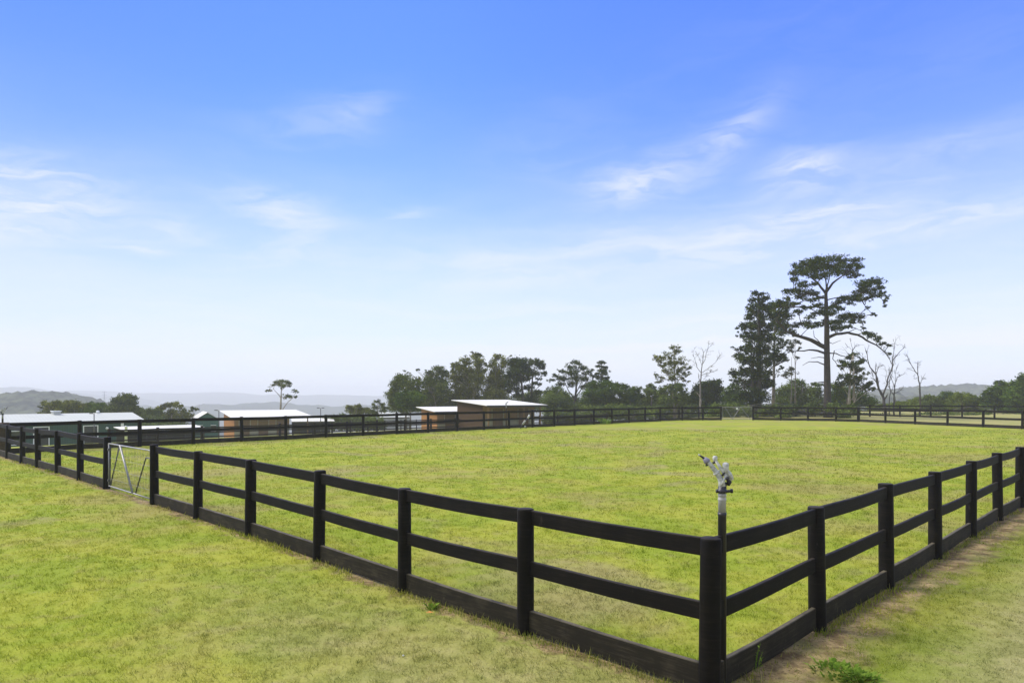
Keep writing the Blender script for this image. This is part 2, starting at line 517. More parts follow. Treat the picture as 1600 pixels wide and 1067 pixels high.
def make_ground_mat():
    m, gg, bs = new_mat('turf and soil')
    ge = gg.n('ShaderNodeNewGeometry')
    pos = ge.outputs['Position']
    c, x, y, q1, q2, mid, sml, tiny = turf_colour(gg, pos)
    # thatch and soil gaps between the grass plants
    gap = gg.smooth(gg.noise(gg.comb(x, y, 0.0), 7.0, 5, .75), .58, .72)
    c = gg.mix(gg.m('MULTIPLY', gap, .45), c, (.085, .085, .030))
    grit = gg.noise(gg.comb(x, y, 0.0), 34.0, 4, .75)
    c = gg.mix(gg.m('MULTIPLY', gg.smooth(grit, .56, .70), .55), c, (.075, .078, .026))
    c = gg.mix(gg.m('MULTIPLY', gg.smooth(grit, .44, .32), .5), c, (.46, .46, .16))
    # bare earth along the boards
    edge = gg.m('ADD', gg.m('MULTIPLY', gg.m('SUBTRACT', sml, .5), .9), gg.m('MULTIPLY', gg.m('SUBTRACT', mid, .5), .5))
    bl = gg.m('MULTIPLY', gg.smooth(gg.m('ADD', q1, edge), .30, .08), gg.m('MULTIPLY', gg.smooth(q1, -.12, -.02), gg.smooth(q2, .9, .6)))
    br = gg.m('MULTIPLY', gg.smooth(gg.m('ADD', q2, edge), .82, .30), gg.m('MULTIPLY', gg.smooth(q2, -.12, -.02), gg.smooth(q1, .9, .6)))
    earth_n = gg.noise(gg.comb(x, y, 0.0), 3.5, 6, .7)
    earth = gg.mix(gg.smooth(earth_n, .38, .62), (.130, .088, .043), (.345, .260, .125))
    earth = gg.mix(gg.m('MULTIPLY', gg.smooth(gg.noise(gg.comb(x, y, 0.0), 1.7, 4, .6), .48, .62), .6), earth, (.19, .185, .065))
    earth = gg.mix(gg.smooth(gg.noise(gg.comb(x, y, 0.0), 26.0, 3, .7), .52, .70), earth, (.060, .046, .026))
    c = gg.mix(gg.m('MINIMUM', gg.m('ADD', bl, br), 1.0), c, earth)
    # beyond the property: forest floor and tree cover
    r = gg.v('LENGTH', gg.comb(x, y, 0.0))
    wood = gg.mix(gg.smooth(gg.noise(gg.comb(x, y, 0.0), .02, 5, .7), .4, .6), (.030, .042, .022), (.075, .085, .040))
    c = gg.mix(gg.smooth(r, 128, 150), c, wood)
    gg.put(bs.inputs['Base Color'], c)
    bs.inputs['Roughness'].default_value = .95
    bs.inputs['Specular IOR Level'].default_value = .1
    b = gg.n('ShaderNodeBump'); b.inputs['Strength'].default_value = .6; b.inputs['Distance'].default_value = .05
    hgt = gg.m('ADD', gg.noise(gg.comb(x, y, 0.0), 9.0, 5, .7), gg.m('MULTIPLY', mid, .8))
    gg.put(b.inputs['Height'], hgt)
    gg.put(bs.inputs['Normal'], b.outputs[0])
    return m


def make_grass_mat():
    m, gg, bs = new_mat('grass blades')
    ge = gg.n('ShaderNodeNewGeometry')
    c, x, y, q1, q2, mid, sml, tiny = turf_colour(gg, ge.outputs['Position'])
    a = gg.n('ShaderNodeAttribute', attribute_name='rnd').outputs['Fac']
    c = gg.mix(1.0, c, gg.comb(gg.m('ADD', .46, gg.m('MULTIPLY', a, 1.15)), gg.m('ADD', .58, gg.m('MULTIPLY', a, .95)), gg.m('ADD', .5, gg.m('MULTIPLY', a, 1.1))), 'MULTIPLY')
    c = gg.mix(gg.m('MULTIPLY', gg.smooth(a, .88, .98), .7), c, (.50, .44, .20))
    d = gg.n('ShaderNodeBsdfDiffuse'); gg.put(d.inputs[0], c)
    tr = gg.n('ShaderNodeBsdfTranslucent'); gg.put(tr.inputs[0], c)
    mx = gg.n('ShaderNodeMixShader'); mx.inputs[0].default_value = .5
    m.node_tree.links.new(d.outputs[0], mx.inputs[1]); m.node_tree.links.new(tr.outputs[0], mx.inputs[2])
    m.node_tree.links.new(mx.outputs[0], m.node_tree.nodes['Material Output'].inputs[0])
    return m


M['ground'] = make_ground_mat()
M['grass'] = make_grass_mat()


def make_ground():
    radii = np.concatenate([np.linspace(1.0, 60, 75), np.geomspace(61, 140, 50), np.geomspace(145, 9000, 60)])
    na = 240
    an = np.linspace(0, 2 * math.pi, na, endpoint=False)
    X = np.concatenate([[0], np.outer(radii, np.sin(an)).ravel()])
    Y = np.concatenate([[0], np.outer(radii, np.cos(an)).ravel()])
    Z = terrain(X, Y)
    Fc = [(0, 1 + (i + 1) % na, 1 + i) for i in range(na)]
    for k in range(len(radii) - 1):
        a, b = 1 + k * na, 1 + (k + 1) * na
        for i in range(na):
            j = (i + 1) % na
            Fc.append((a + i, a + j, b + j, b + i))
    me = bpy.data.meshes.new('ground')
    me.from_pydata(np.stack([X, Y, Z], 1).tolist(), [], Fc)
    me.shade_smooth()
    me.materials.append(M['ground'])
    o = bpy.data.objects.new('ground', me)
    sc.collection.objects.link(o)
    tag(o, kind='structure')


make_ground()


def vnoise(x, y, s, seed=0):
    """cheap smooth value noise in numpy"""
    r = np.random.default_rng(1000 + seed).random((256, 256))
    u, v = x * s + 100.3, y * s + 57.7
    i, j = np.floor(u).astype(int), np.floor(v).astype(int)
    f, h = u - i, v - j
    f = f * f * (3 - 2 * f); h = h * h * (3 - 2 * h)
    a = r[i % 256, j % 256]; b = r[(i + 1) % 256, j % 256]; c = r[i % 256, (j + 1) % 256]; d = r[(i + 1) % 256, (j + 1) % 256]
    return (a * (1 - f) + b * f) * (1 - h) + (c * (1 - f) + d * f) * h


def make_grass():
    Vs, Rs = [], []
    for (y0, y1, dens, ln, wd) in ((5.0, 9.0, 3600, .034, .0050), (9.0, 14.0, 1900, .036, .0068), (14.0, 22.0, 720, .040, .010),
                                   (22.0, 34.0, 190, .052, .018), (34.0, 52.0, 70, .06, .03)):
        area_w = (0.80 * y1 + 1.2) * 2
        n = int(dens * area_w * (y1 - y0))
        x = (RNG.random(n) * 2 - 1) * (0.80 * y1 + 1.2)
        y = y0 + RNG.random(n) * (y1 - y0)
        ok = np.abs(x) < 0.80 * y + 1.2
        ks = 230.0 / y1                            # finer clumps nearby
        cl = vnoise(x, y, ks * .35, 1) * .45 + vnoise(x, y, ks, 2) * .55
        ok &= RNG.random(n) < np.clip((cl - .30) * 3.2, .06, 1)
        q1 = (CX + CY - x - y) * S2
        q2 = (x - y + CY - CX) * S2
        w1 = .20 + (vnoise(x, y, 1.3, 3) - .5) * .5
        w2 = .46 + (vnoise(x, y, 1.1, 4) - .5) * .9
        bare = ((q1 > -.06) & (q1 < w1) & (q2 < .8)) | ((q2 > -.06) & (q2 < w2) & (q1 < .8))
        ok &= ~bare | (RNG.random(n) < .14)
        dd = (y - x - D0) * S2
        ok &= dd < -.1
        x, y, cl, q2 = x[ok], y[ok], cl[ok], q2[ok]
        n = len(x)
        z = terrain(x, y) - .004
        dist_k = 1.0
        h = ln * (.45 + .9 * RNG.random(n)) * (.65 + .8 * cl)
        h = np.where(q2 > 1.0, h * .72, h)
        w = wd * (.7 + .6 * RNG.random(n))
        a = RNG.random(n) * 2 * math.pi
        lean = .35 + .9 * RNG.random(n)
        b = RNG.random(n) * 2 * math.pi
        px, py = np.cos(a) * w * .5, np.sin(a) * w * .5
        tx, ty = np.cos(b) * lean * h, np.sin(b) * lean * h
        V = np.empty((n, 3, 3), np.float32)
        V[:, 0] = np.stack([x - px, y - py, z], 1)
        V[:, 1] = np.stack([x + px, y + py, z], 1)
        V[:, 2] = np.stack([x + tx, y + ty, z + h], 1)
        Vs.append(V.reshape(-1, 3))
        tone = np.clip((vnoise(x, y, ks * .8, 11) - .5) * 1.5 + .5, 0, 1)
        Rs.append(tone * .62 + RNG.random(n) * .38)
    # scattered thicker tufts, greener or straw coloured, and thin growth on the bare earth
    for (y0, y1, dens, nb, hh, wd, rad) in ((5.0, 10.0, 13, 16, .062, .0065, .045), (10.0, 18.0, 7, 14, .065, .011, .06), (18.0, 32.0, 2.2, 10, .07, .02, .09)):
        n = int(dens * 1.6 * y1 * (y1 - y0))
        x = (RNG.random(n) * 2 - 1) * .8 * y1
        y = y0 + RNG.random(n) * (y1 - y0)
        q1 = (CX + CY - x - y) * S2
        q2 = (x - y + CY - CX) * S2
        ok = (np.abs(x) < .8 * y) & ((y - x - D0) * S2 < -.1) & (np.abs(q1) > .05) & (np.abs(q2) > .05)
        ok &= RNG.random(n) < np.clip((vnoise(x, y, .9, 6) - .3) * 2.6, .06, 1)
        x, y, q2 = x[ok], y[ok], q2[ok]
        n = len(x)
        size = .5 + RNG.random(n) ** 2 * .9
        size = np.where((q2 > 0) & (q2 < 40), size * .75, size)
        x = np.repeat(x, nb) + RNG.normal(size=n * nb) * rad * np.repeat(size, nb)
        y = np.repeat(y, nb) + RNG.normal(size=n * nb) * rad * np.repeat(size, nb)
        tone = np.repeat(RNG.random(n), nb) * .75 + RNG.random(n * nb) * .25
        h = hh * np.repeat(size, nb) * (.5 + .7 * RNG.random(n * nb))
        n = n * nb
        z = terrain(x, y) - .004
        a = RNG.random(n) * 2 * math.pi; b = RNG.random(n) * 2 * math.pi
        w = wd * (.7 + .6 * RNG.random(n)); lean = .3 + .8 * RNG.random(n)
        V = np.empty((n, 3, 3), np.float32)
        V[:, 0] = np.stack([x - np.cos(a) * w * .5, y - np.sin(a) * w * .5, z], 1)
        V[:, 1] = np.stack([x + np.cos(a) * w * .5, y + np.sin(a) * w * .5, z], 1)
        V[:, 2] = np.stack([x + np.cos(b) * lean * h, y + np.sin(b) * lean * h, z + h], 1)
        Vs.append(V.reshape(-1, 3)); Rs.append(tone)
    # untrimmed wisps against the boards and posts
    for side, n, reach in ((0, 5200, 30.0), (1, 3000, 26.0)):
        s_ = RNG.random(n) ** 1.7 * reach
        keep = RNG.random(n) < np.clip((vnoise(s_, s_ * 0 + 7 * side, 1.1, 9) - .35) * 3.0, .05, 1)
        s_ = s_[keep]; n = len(s_)
        off = .05 + np.abs(RNG.normal(size=n)) * .07
        if side == 0:
            x, y = CX - S2 * s_ - S2 * off, CY + S2 * s_ - S2 * off
        else:
            x, y = CX + S2 * s_ + S2 * off, CY + S2 * s_ - S2 * off
        h = .035 + .075 * RNG.random(n) ** 2.2
        z = terrain(x, y) - .004
        a = RNG.random(n) * 2 * math.pi; b = RNG.random(n) * 2 * math.pi
        w = .006 + .0006 * y; lean = .15 + .6 * RNG.random(n)
        V = np.empty((n, 3, 3), np.float32)
        V[:, 0] = np.stack([x - np.cos(a) * w * .5, y - np.sin(a) * w * .5, z], 1)
        V[:, 1] = np.stack([x + np.cos(a) * w * .5, y + np.sin(a) * w * .5, z], 1)
        V[:, 2] = np.stack([x + np.cos(b) * lean * h, y + np.sin(b) * lean * h, z + h], 1)
        Vs.append(V.reshape(-1, 3)); Rs.append(RNG.random(n))
    o = np_mesh('grass', np.concatenate(Vs), 3, M['grass'], None, np.concatenate(Rs))
    tag(o, 'short mown yellow green grass covering the arena and its verges', 'grass', kind='stuff')


make_grass()


# ------------------------------------------------------------------ hills
def hill_mat(name, a, b, s):
    m, gg, bs = new_mat(name)
    ge = gg.n('ShaderNodeNewGeometry')
    n = gg.noise(ge.outputs['Position'], s, 5, .7)
    gg.put(bs.inputs['Base Color'], gg.mix(gg.smooth(n, .38, .62), a, b))
    bs.inputs['Roughness'].default_value = 1.0
    bs.inputs['Specular IOR Level'].default_value = 0.0
    return m


M['hill_near'] = hill_mat('forested hill', (.006, .012, .005), (.088, .098, .052), .10)
M['hill_far'] = hill_mat('distant forested ridge', (.03, .042, .028), (.06, .07, .045), .008)


def ridge(prof, dist, depth, base, mat, bump, bscale, nx=240, ny=26):
    pxs = np.linspace(prof[0][0], prof[-1][0], nx)
    pys = np.interp(pxs, [p[0] for p in prof], [p[1] for p in prof])
    # slightly rounded profile
    ker = np.array([1, 2, 3, 2, 1.]); ker /= ker.sum()
    pys = np.convolve(np.pad(pys, 2, mode='edge'), ker, mode='valid')
    V, Fc = [], []
    for j in range(ny):
        t = j / (ny - 1) * 2 - 1
        for i in range(nx):
            X = (pxs[i] - 800) / F_PX * dist
            Y = dist + t * depth
            top = EYE - (pys[i] - YH) / F_PX * dist
            k = math.cos(t * math.pi / 2) ** 1.3
            e = min(1.0, min(i, nx - 1 - i) / 14.0)
            z = base + (top - base) * k * (e * e * (3 - 2 * e))
            z += bump * (noise.fractal(Vector((X * bscale, Y * bscale, dist)), .9, 2.1, 4)) * (.4 + .6 * k)
            V.append((X, Y, z))
    for j in range(ny - 1):
        for i in range(nx - 1):
            a = j * nx + i
            Fc.append((a, a + 1, a + nx + 1, a + nx))
    me = bpy.data.meshes.new('hill'); me.from_pydata(V, [], Fc); me.shade_smooth(); me.materials.append(mat)
    o = bpy.data.objects.new('hill', me); sc.collection.objects.link(o)
    tag(o, kind='structure')


ridge([(-260, 640), (-160, 622), (-60, 618), (0, 619), (22, 617), (45, 612.5), (78, 612), (100, 616), (112, 622), (122, 621.5), (135, 625), (170, 634), (230, 646), (300, 662)],
      640, 170, -50, M['hill_near'], 3.2, .11, 380, 60)
ridge([(-300, 606), (0, 606), (20, 604), (50, 607), (90, 613), (160, 618), (260, 628)], 2600, 500, -130, M['hill_far'], 7, .01)
ridge([(-200, 618), (40, 613), (90, 611), (165, 610.5), (215, 615), (250, 612.5), (285, 615), (335, 612.5), (395, 616), (440, 615.5), (480, 618), (520, 615.5),
       (560, 618), (640, 619), (760, 621), (900, 618), (1100, 620), (1300, 616), (1500, 618), (1800, 616)], 3300, 700, -160, M['hill_far'], 6, .008, 320)
ridge([(-100, 640), (120, 634), (260, 636), (400, 630), (520, 634), (640, 632), (800, 636), (950, 640)], 1500, 320, -110, M['hill_far'], 8, .015, 240)
ridge([(1240, 640), (1320, 622), (1370, 612), (1420, 606), (1470, 603.5), (1490, 602.5), (1510, 600), (1530, 603.5), (1560, 604.5), (1620, 606), (1800, 612), (1950, 630)],
      820, 210, -55, M['hill_near'], 4.0, .10, 380, 50)
ridge([(1180, 634), (1280, 622), (1360, 617), (1420, 619), (1500, 622), (1600, 618), (1750, 622)], 520, 120, -45, M['hill_near'], 3.5, .12, 320, 40)

# ------------------------------------------------------------------ fences
POST_R, POST_H = .095, 1.405
RAILS = ((1.215, 1.375), (.65, .81), (.02, .262))


def make_post(mat, x, y, z, h, r, root, name='post'):
    mb = MB()
    sides = 14
    lean = (random.uniform(-.016, .016), random.uniform(-.016, .016))
    ph = random.random() * 6.28
    V = []
    lv = [(-.15, 1.0), (.0, 1.02), (h * .3, 1.0), (h * .6, .985), (h - .02, .97), (h - .004, .93), (h, .86)]
    for zz, k in lv:
        for i in range(sides):
            a = 2 * math.pi * i / sides
            rr = r * k * (1 + .035 * math.sin(3 * a + ph) + .02 * math.sin(2 * a + ph * 2 + zz * 2))
            # posts are rounded with a slightly flattened pair of faces
            V.append((x + rr * math.cos(a) + lean[0] * zz, y + rr * math.sin(a) + lean[1] * zz, z + zz))
    Fc = []
    for k in range(len(lv) - 1):
        for i in range(sides):
            j = (i + 1) % sides
            Fc.append((k * sides + i, k * sides + j, (k + 1) * sides + j, (k + 1) * sides + i))
    Fc.append(tuple((len(lv) - 1) * sides + i for i in range(sides)))
    mb.add(V, Fc)
    o = mb.build(name, mat, root, True, root.location)
    return o


def make_rail(mat, A, B, z0, z1, th, root, name='rail', inset=.03):
    A, B = Vector(A), Vector(B)
    d = (B - A); L = Vector((d.x, d.y, 0)).length
    t = Vector((d.x, d.y, 0)) / L
    nrm = Vector((-t.y, t.x, 0))
    n = 7
    bev = .007
    mb = MB(); V = []
    ph = random.random() * 9
    j0, j1 = random.uniform(-.012, .012), random.uniform(-.012, .012)
    hz = (z1 - z0) / 2
    for i in range(n):
        f = i / (n - 1)
        p = A + d * f + t * ((.5 - f) * 2 * inset)
        sag = -.006 * math.sin(math.pi * f) + j0 * (1 - f) + j1 * f + .004 * math.sin(5 * f + ph)
        out = .006 * math.sin(4 * f + ph)
        zc = p.z + (z0 + z1) / 2 + sag
        hh = th / 2
        for (a, b) in ((-hh, -hz + bev), (-hh + bev, -hz), (hh - bev, -hz), (hh, -hz + bev), (hh, hz - bev), (hh - bev, hz), (-hh + bev, hz), (-hh, hz - bev)):
            V.append((p.x + nrm.x * (a + out), p.y + nrm.y * (a + out), zc + b))
    Fc = [tuple(range(8))[::-1]]
    for i in range(n - 1):
        for k in range(8):
            j = (k + 1) % 8
            Fc.append((i * 8 + k, i * 8 + j, (i + 1) * 8 + j, (i + 1) * 8 + k))
    Fc.append(tuple((n - 1) * 8 + k for k in range(8)))
    mb.add(V, Fc)
    return mb.build(name, mat, root, False, root.location)


def fence(pts, label, group, first_post=True, last_post=True, h=POST_H, r=POST_R, rails=RAILS, thick=(), mats=('black_timber', 'kick_board')):
    P = [(x, y, tz(x, y)) for x, y in pts]
    root = empty('post_and_rail_fence', P[0], label, 'fence', group)
    for i, p in enumerate(P):
        if (i == 0 and not first_post) or (i == len(P) - 1 and not last_post):
            continue
        rr = r * (1.35 if i in thick else 1.0) * random.uniform(.95, 1.05)
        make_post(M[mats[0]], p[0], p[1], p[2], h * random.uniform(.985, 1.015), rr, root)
    for a, b in zip(P[:-1], P[1:]):
        for k, (z0, z1) in enumerate(rails):
            low = z0 < .1
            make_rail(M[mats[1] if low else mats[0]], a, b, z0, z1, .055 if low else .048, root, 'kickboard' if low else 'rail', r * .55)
    return root


def on_left(s):
    return (CX - S2 * s, CY + S2 * s)


def on_right(s):
    return (CX + S2 * s, CY + S2 * s)


ARENA = 'black fences around the riding arena'
fence([on_left(s) for s in (0, 2.25, 4.5, 6.75, 9.2, 11.65, 14.3)], 'black post and rail fence running from the near corner post left to the metal gate', ARENA)
fence([on_left(s) for s in (18.1, 20.8, 23.5, 26.4, 29.1, 32.0, 34.4)], 'short run of black fence between the metal gate and the left edge of the picture', ARENA)
fence([on_right(2.41 * k) for k in range(0, 13)], 'black post and rail fence along the dirt strip from near corner to right edge', ARENA, first_post=False)
far = [((D_ := 31.35 + 1.86 * k) - D0, D_) for k in range(1, 21)]
far = [on_left(34.4)] + far + [(17.3, 70.4), (19.5, 70.9), (21.4, 71.1)]
fence(far, 'long far black fence crossing in front of the sheds and barns', ARENA, first_post=False)
end = [(24.75, 71.2), (27.3, 70.5), (29.6, 69.4), (31.8, 68.1), (33.4, 66.9)]
end += [(33.4 + 1.12 * k, 66.9 - 2.78 * k) for k in range(1, 9)]
fence(end, 'far right black fence in front of the tall pine and the dead trees', ARENA, thick=(4,))

# outer paddock fences
OUT = 'outer paddock fences beyond the arena'
R3 = ((.92, 1.03), (.52, .63), (.16, .26))
pts = [((Z_ := 52 + 2.4 * k) - 82.2, Z_) for k in range(0, 19)]
fence(pts, 'low dark paddock fence between the far arena fence and the barns', OUT, h=1.12, r=.11, rails=R3, mats=('old_timber', 'old_timber'))
pts = [((Z_ := 76 + 1.7 * k) - 100.0, Z_) for k in range(0, 13)]
fence(pts, 'thin railed yard fence seen below the pale roofs left of the wooden stables', OUT, h=1.3, r=.07, rails=((1.12, 1.2), (.8, .88), (.48, .56), (.16, .24)), mats=('old_timber', 'old_timber'))
gx = [(36.5 + 3.05 * k, 84.5 - .95 * k) for k in range(0, 10)]
fence(gx, 'dark two rail paddock fence behind the far right arena fence by the shrubs', OUT, h=1.42, r=.10, rails=((1.22, 1.36), (.62, .76)), thick=(7,))
gx = [(19.5 + 2.4 * k, 81.0 + .3 * k) for k in range(0, 8)]
fence(gx, 'dark paddock fence behind the far gate under the big conifer', OUT, h=1.3, r=.08, rails=((1.08, 1.2), (.5, .62)))


# ------------------------------------------------------------------ gates
def farm_gate(A, B, label, group, swing_strap=True):
    A, B = Vector((A[0], A[1], 0)), Vector((B[0], B[1], 0))
    d = (B - A); L = d.length; rz = math.atan2(d.y, d.x)
    z = tz((A.x + B.x) / 2, (A.y + B.y) / 2)
    root = empty('farm_gate', (A.x, A.y, z), label, 'gate', group, rz)
    lo, hi, r = .10, 1.24, .017
    # bent tube frame: square corner at the hinge end, rounded at the latch end (x = L)
    mb = MB(); c = .14
    pts = [(0, 0, lo), (0, 0, hi)]
    mb.tube(pts, r, 10)
    top = [(0, 0, hi)] + [(L - c, 0, hi)] + [(L - c + c * math.sin(a), 0, hi - c + c * math.cos(a)) for a in np.linspace(.3, math.pi / 2, 6)] + [(L, 0, lo)]
    mb.tube(top, r, 10)
    mb.tube([(0, 0, lo), (L, 0, lo)], r, 10)
    mb.build('frame', M['galv'], root, True)
    mb = MB(); mb.tube([(L * .30, -.012, hi), (L * .60, -.012, lo + .02)], .026, 8); mb.build('brace', M['galv'], root, True)
    mb = MB(); mb.tube([(0.03, .03, lo), (L * .24, .03, hi - .05)], .018, 8); mb.build('brace', M['dull_steel'], root, True)
    mb = MB(); mb.tube([(L * .63, .03, lo + .01), (L * .86, .03, hi - .20), (L - .02, .03, hi - .18)], .018, 8); mb.build('brace', M['dull_steel'], root, True)
    mb = MB()
    n = int(L / .115)
    for i in range(1, n):
        x = L * i / n
        mb.tube([(x, .012, lo), (x, .012, hi)], .0028, 4, False)
    for zz in (.30, .56, .86):
        mb.tube([(0, .012, zz), (L, .012, zz)], .0028, 4, False)
    mb.build('wire_mesh', M['wire'], root)
    for zz in (lo + .14, hi - .16):
        mb = MB(); mb.tube([(-.10, 0, zz), (.03, 0, zz)], .014, 8); mb.box((0, 0, zz), (.06, .06, .07), 0, .006); mb.build('hinge', M['dull_steel'], root)
    mb = MB(); mb.box((L - .05, 0, hi - .18), (.13, .05, .035), 0, .006); mb.tube([(L, 0, hi - .18), (L + .10, 0, hi - .20)], .008, 6); mb.build('latch', M['galv'], root)
    return root


def along(a, b, f):
    return (a[0] + (b[0] - a[0]) * f, a[1] + (b[1] - a[1]) * f)


g0, g1 = on_left(18.1 - .22), on_left(14.3 + .20)
farm_gate(g0, g1, 'silver tube and wire mesh farm gate in the left arena fence', 'metal farm gates')


def brace_gate(A, B, label, group):
    A, B = Vector((A[0], A[1], 0)), Vector((B[0], B[1], 0))
    d = B - A; L = d.length; rz = math.atan2(d.y, d.x)
    root = empty('farm_gate', (A.x, A.y, tz(A.x, A.y)), label, 'gate', group, rz)
    lo, hi = .10, 1.35
    mb = MB(); mb.tube([(0, 0, lo), (0, 0, hi), (L, 0, hi), (L, 0, lo), (0, 0, lo)], .03, 8); mb.build('frame', M['galv'], root)
    for a, b in ((.08, .35), (.62, .35), (.62, .96)):
        mb = MB(); mb.tube([(L * a, 0, hi), (L * b, 0, lo)], .024, 6); mb.build('brace', M['galv'], root)
    mb = MB()
    for i in range(1, 22):
        mb.tube([(L * i / 22, .014, lo), (L * i / 22, .014, hi)], .005, 4, False)
    for zz in (.25, .42, .6, .8, 1.05):
        mb.tube([(0, .014, zz), (L, .014, zz)], .005, 4, False)
    mb.build('wire_mesh', M['wire'], root)
    mb = MB(); mb.box((L * .5, -.02, hi - .16), (.22, .02, .16), 0, .004); mb.build('latch_plate', M['white_trim'], root)


brace_gate((21.55, 71.1), (24.60, 71.2), 'pale metal gate with zigzag braces in the far fence by the conifer', 'metal farm gates')


# ------------------------------------------------------------------ sprinklers
def sprinkler(loc, rz, label, group, pole_top=1.58, side=1):
    root = empty('irrigation_sprinkler', loc, label, 'sprinkler', group, rz)
    mb = MB(); mb.lathe([(.037, -.1), (.037, pole_top - .03), (.039, pole_top - .025), (.039, pole_top)], sides=18); mb.build('riser_pipe', M['black_pipe'], root, True)
    k = pole_top
    mb = MB(); mb.lathe([(.034, k), (.034, k + .105), (.0375, k + .11), (.0375, k + .125), (.034, k + .13), (.034, k + .15), (.038, k + .153), (.038, k + .165), (.029, k + .17), (.029, k + .185)], sides=18)
    mb.build('grey_coupling', M['grey_pipe'], root, True)
    # coordinates below: x sideways, z up, origin at the swivel
    z0 = k + .185
    def P(a, b, c=0.0):
        return (a * side, c, z0 + b)
    mb = MB(); mb.lathe([(.030, -.010), (.046, -.006), (.046, .020), (.034, .028), (.034, .052)], (0, 0, z0), 18)
    mb.tube([P(-.048, .008), P(-.054, .008)], .018, 10); mb.tube([P(.03, .006), P(.09, .010)], .013, 10); mb.tube([P(.078, .010), P(.095, .010)], .02, 10)
    mb.build('swivel_collar', M['dark_rubber'], root, True)
    mb = MB()
    mb.tube([P(0, .045), P(-.004, .085), P(-.018, .125), P(-.040, .162), P(-.072, .205), P(-.104, .245), P(-.134, .276)], [.033, .029, .026, .024, .022, .0205, .0195], 14)
    mb.tube([P(-.046, .172), P(-.052, .180)], .034, 14)
    mb.build('barrel', M['white_paint'], root, True)
    mb = MB(); mb.tube([P(-.130, .272), P(-.142, .284), P(-.150, .293), P(-.163, .306)], [.028, .030, .024, .018], 12)
    mb.build('nozzle_ring', M['violet_grey'], root, True)
    mb = MB(); mb.tube([P(-.158, .301), P(-.206, .334)], [.011, .007], 10); mb.tube([P(-.128, .250), P(-.150, .240)], [.012, .006], 8); mb.build('nozzle_tip', M['dark_rubber'], root, True)
    mb = MB(); mb.tube([P(-.203, .331), P(-.214, .342)], [.010, .006], 8); mb.build('deflector', M['white_paint'], root, True)
    # drive arm lying above the barrel
    mb = MB(); mb.tube([P(.052, .118, -.02), P(.022, .158, -.02), P(-.022, .222, -.015), P(-.060, .282, -.01)], [.016, .018, .015, .011], 10)
    mb.build('drive_arm', M['white_paint'], root, True)
    mb = MB(); mb.tube([P(-.085, .262), P(-.066, .270), P(-.060, .290)], [.010, .012, .008], 8); mb.build('bracket', M['dark_rubber'], root, True); mb = MB(); mb.tube([P(-.010, .150, -.03), P(.012, .180, -.03)], .010, 8); mb.tube([P(.028, .135, -.045), P(.040, .120, -.045)], .018, 8)
    mb.build('bracket', M['dark_rubber'], root, True)
    mb = MB(); mb.lathe([(.014, -.026), (.020, -.012), (.022, .006), (.019, .018), (.008, .023)], P(-.064, .305), 14); mb.build('knob', M['white_paint'], root, True)
    mb = MB(); mb.lathe([(.024, -.055), (.026, -.02), (.029, .008), (.025, .026), (.010, .034)], P(.026, .236, -.02), 14); mb.build('knob', M['white_paint'], root, True)
    mb = MB(); mb.tube([P(.030, .205, -.02), P(.060, .165, -.02), P(.082, .125, -.02)], [.018, .022, .018], 10); mb.tube([P(.056, .118, -.02), P(.094, .120, -.02)], .010, 8)
    mb.build('counterweight', M['white_paint'], root, True)
    mb = MB(); mb.tube([P(.048, .130, -.01), P(.062, .092, -.01), P(.052, .060, -.01)], [.018, .024, .014], 10); mb.tube([P(.03, .09), P(.028, .03)], .012, 8)
    mb.build('gear_housing', M['dark_rubber'], root, True)
    mb = MB(); mb.tube([P(-.012, .070, -.034), P(.008, .110, -.034), P(.018, .150, -.034)], [.010, .012, .009], 8); mb.build('link_rod', M['white_paint'], root, True)
    return root


def copy_tree(o, parent=None):
    c = o.copy(); sc.collection.objects.link(c)
    if parent is not None:
        c.parent = parent
    for ch in list(o.children):
        copy_tree(ch, c)
    return c


spr = sprinkler((1.905, 6.29, tz(1.9, 6.3)), 0.0, 'white headed sprinkler on a black pipe behind the near corner post', 'irrigation sprinklers around the arena')
w_ = at(791, 640, 53.9); c_ = copy_tree(spr); c_.location = (w_.x, w_.y, tz(w_.x, w_.y)); c_.rotation_euler.z = 2.6
c_['label'] = 'sprinkler on a pole at the far fence in front of the large skillion stable'
w_ = at(4, 640, 30.2); c_ = copy_tree(spr); c_.location = (w_.x, w_.y, tz(w_.x, w_.y)); c_.rotation_euler.z = 3.5
c_['label'] = 'dark sprinkler on a pole at the far left corner beside the brown post'

# leaning white irrigation gun near the far fence
root = empty('irrigation_gun', (*at(812, 668, 54.0).xy, 0.0), 'white irrigation gun leaning on a low stand in front of the stable', 'sprinkler')
mb = MB(); mb.tube([(0.05, 0, .02), (.26, 0, .34)], [.045, .05], 8); mb.build('dark_base_pipe', M['dark_rubber'], root, True)
mb = MB(); mb.tube([(.22, 0, .30), (.40, 0, .56), (.46, 0, .62)], [.07, .075, .06], 10); mb.build('white_barrel', M['white_paint'], root, True)
mb = MB(); mb.tube([(.46, 0, .62), (.62, 0, .78)], [.05, .045], 8); mb.build('nozzle', M['dark_rubber'], root, True)
mb = MB(); mb.tube([(.62, 0, .78), (.72, 0, .93), (.75, 0, 1.08)], [.07, .085, .05], 10); mb.build('white_head', M['white_paint'], root, True)
mb = MB(); mb.lathe([(.03, -.07), (.075, -.03), (.08, .02), (.05, .07)], (.42, 0, .14), 12); mb.build('wheel', M['white_paint'], root, True)
mb = MB(); mb.tube([(.42, .05, .14), (.30, .05, .34)], .02, 6); mb.tube([(.42, -.05, .14), (.52, -.05, .0)], .02, 6); mb.build('stand', M['dark_rubber'], root)

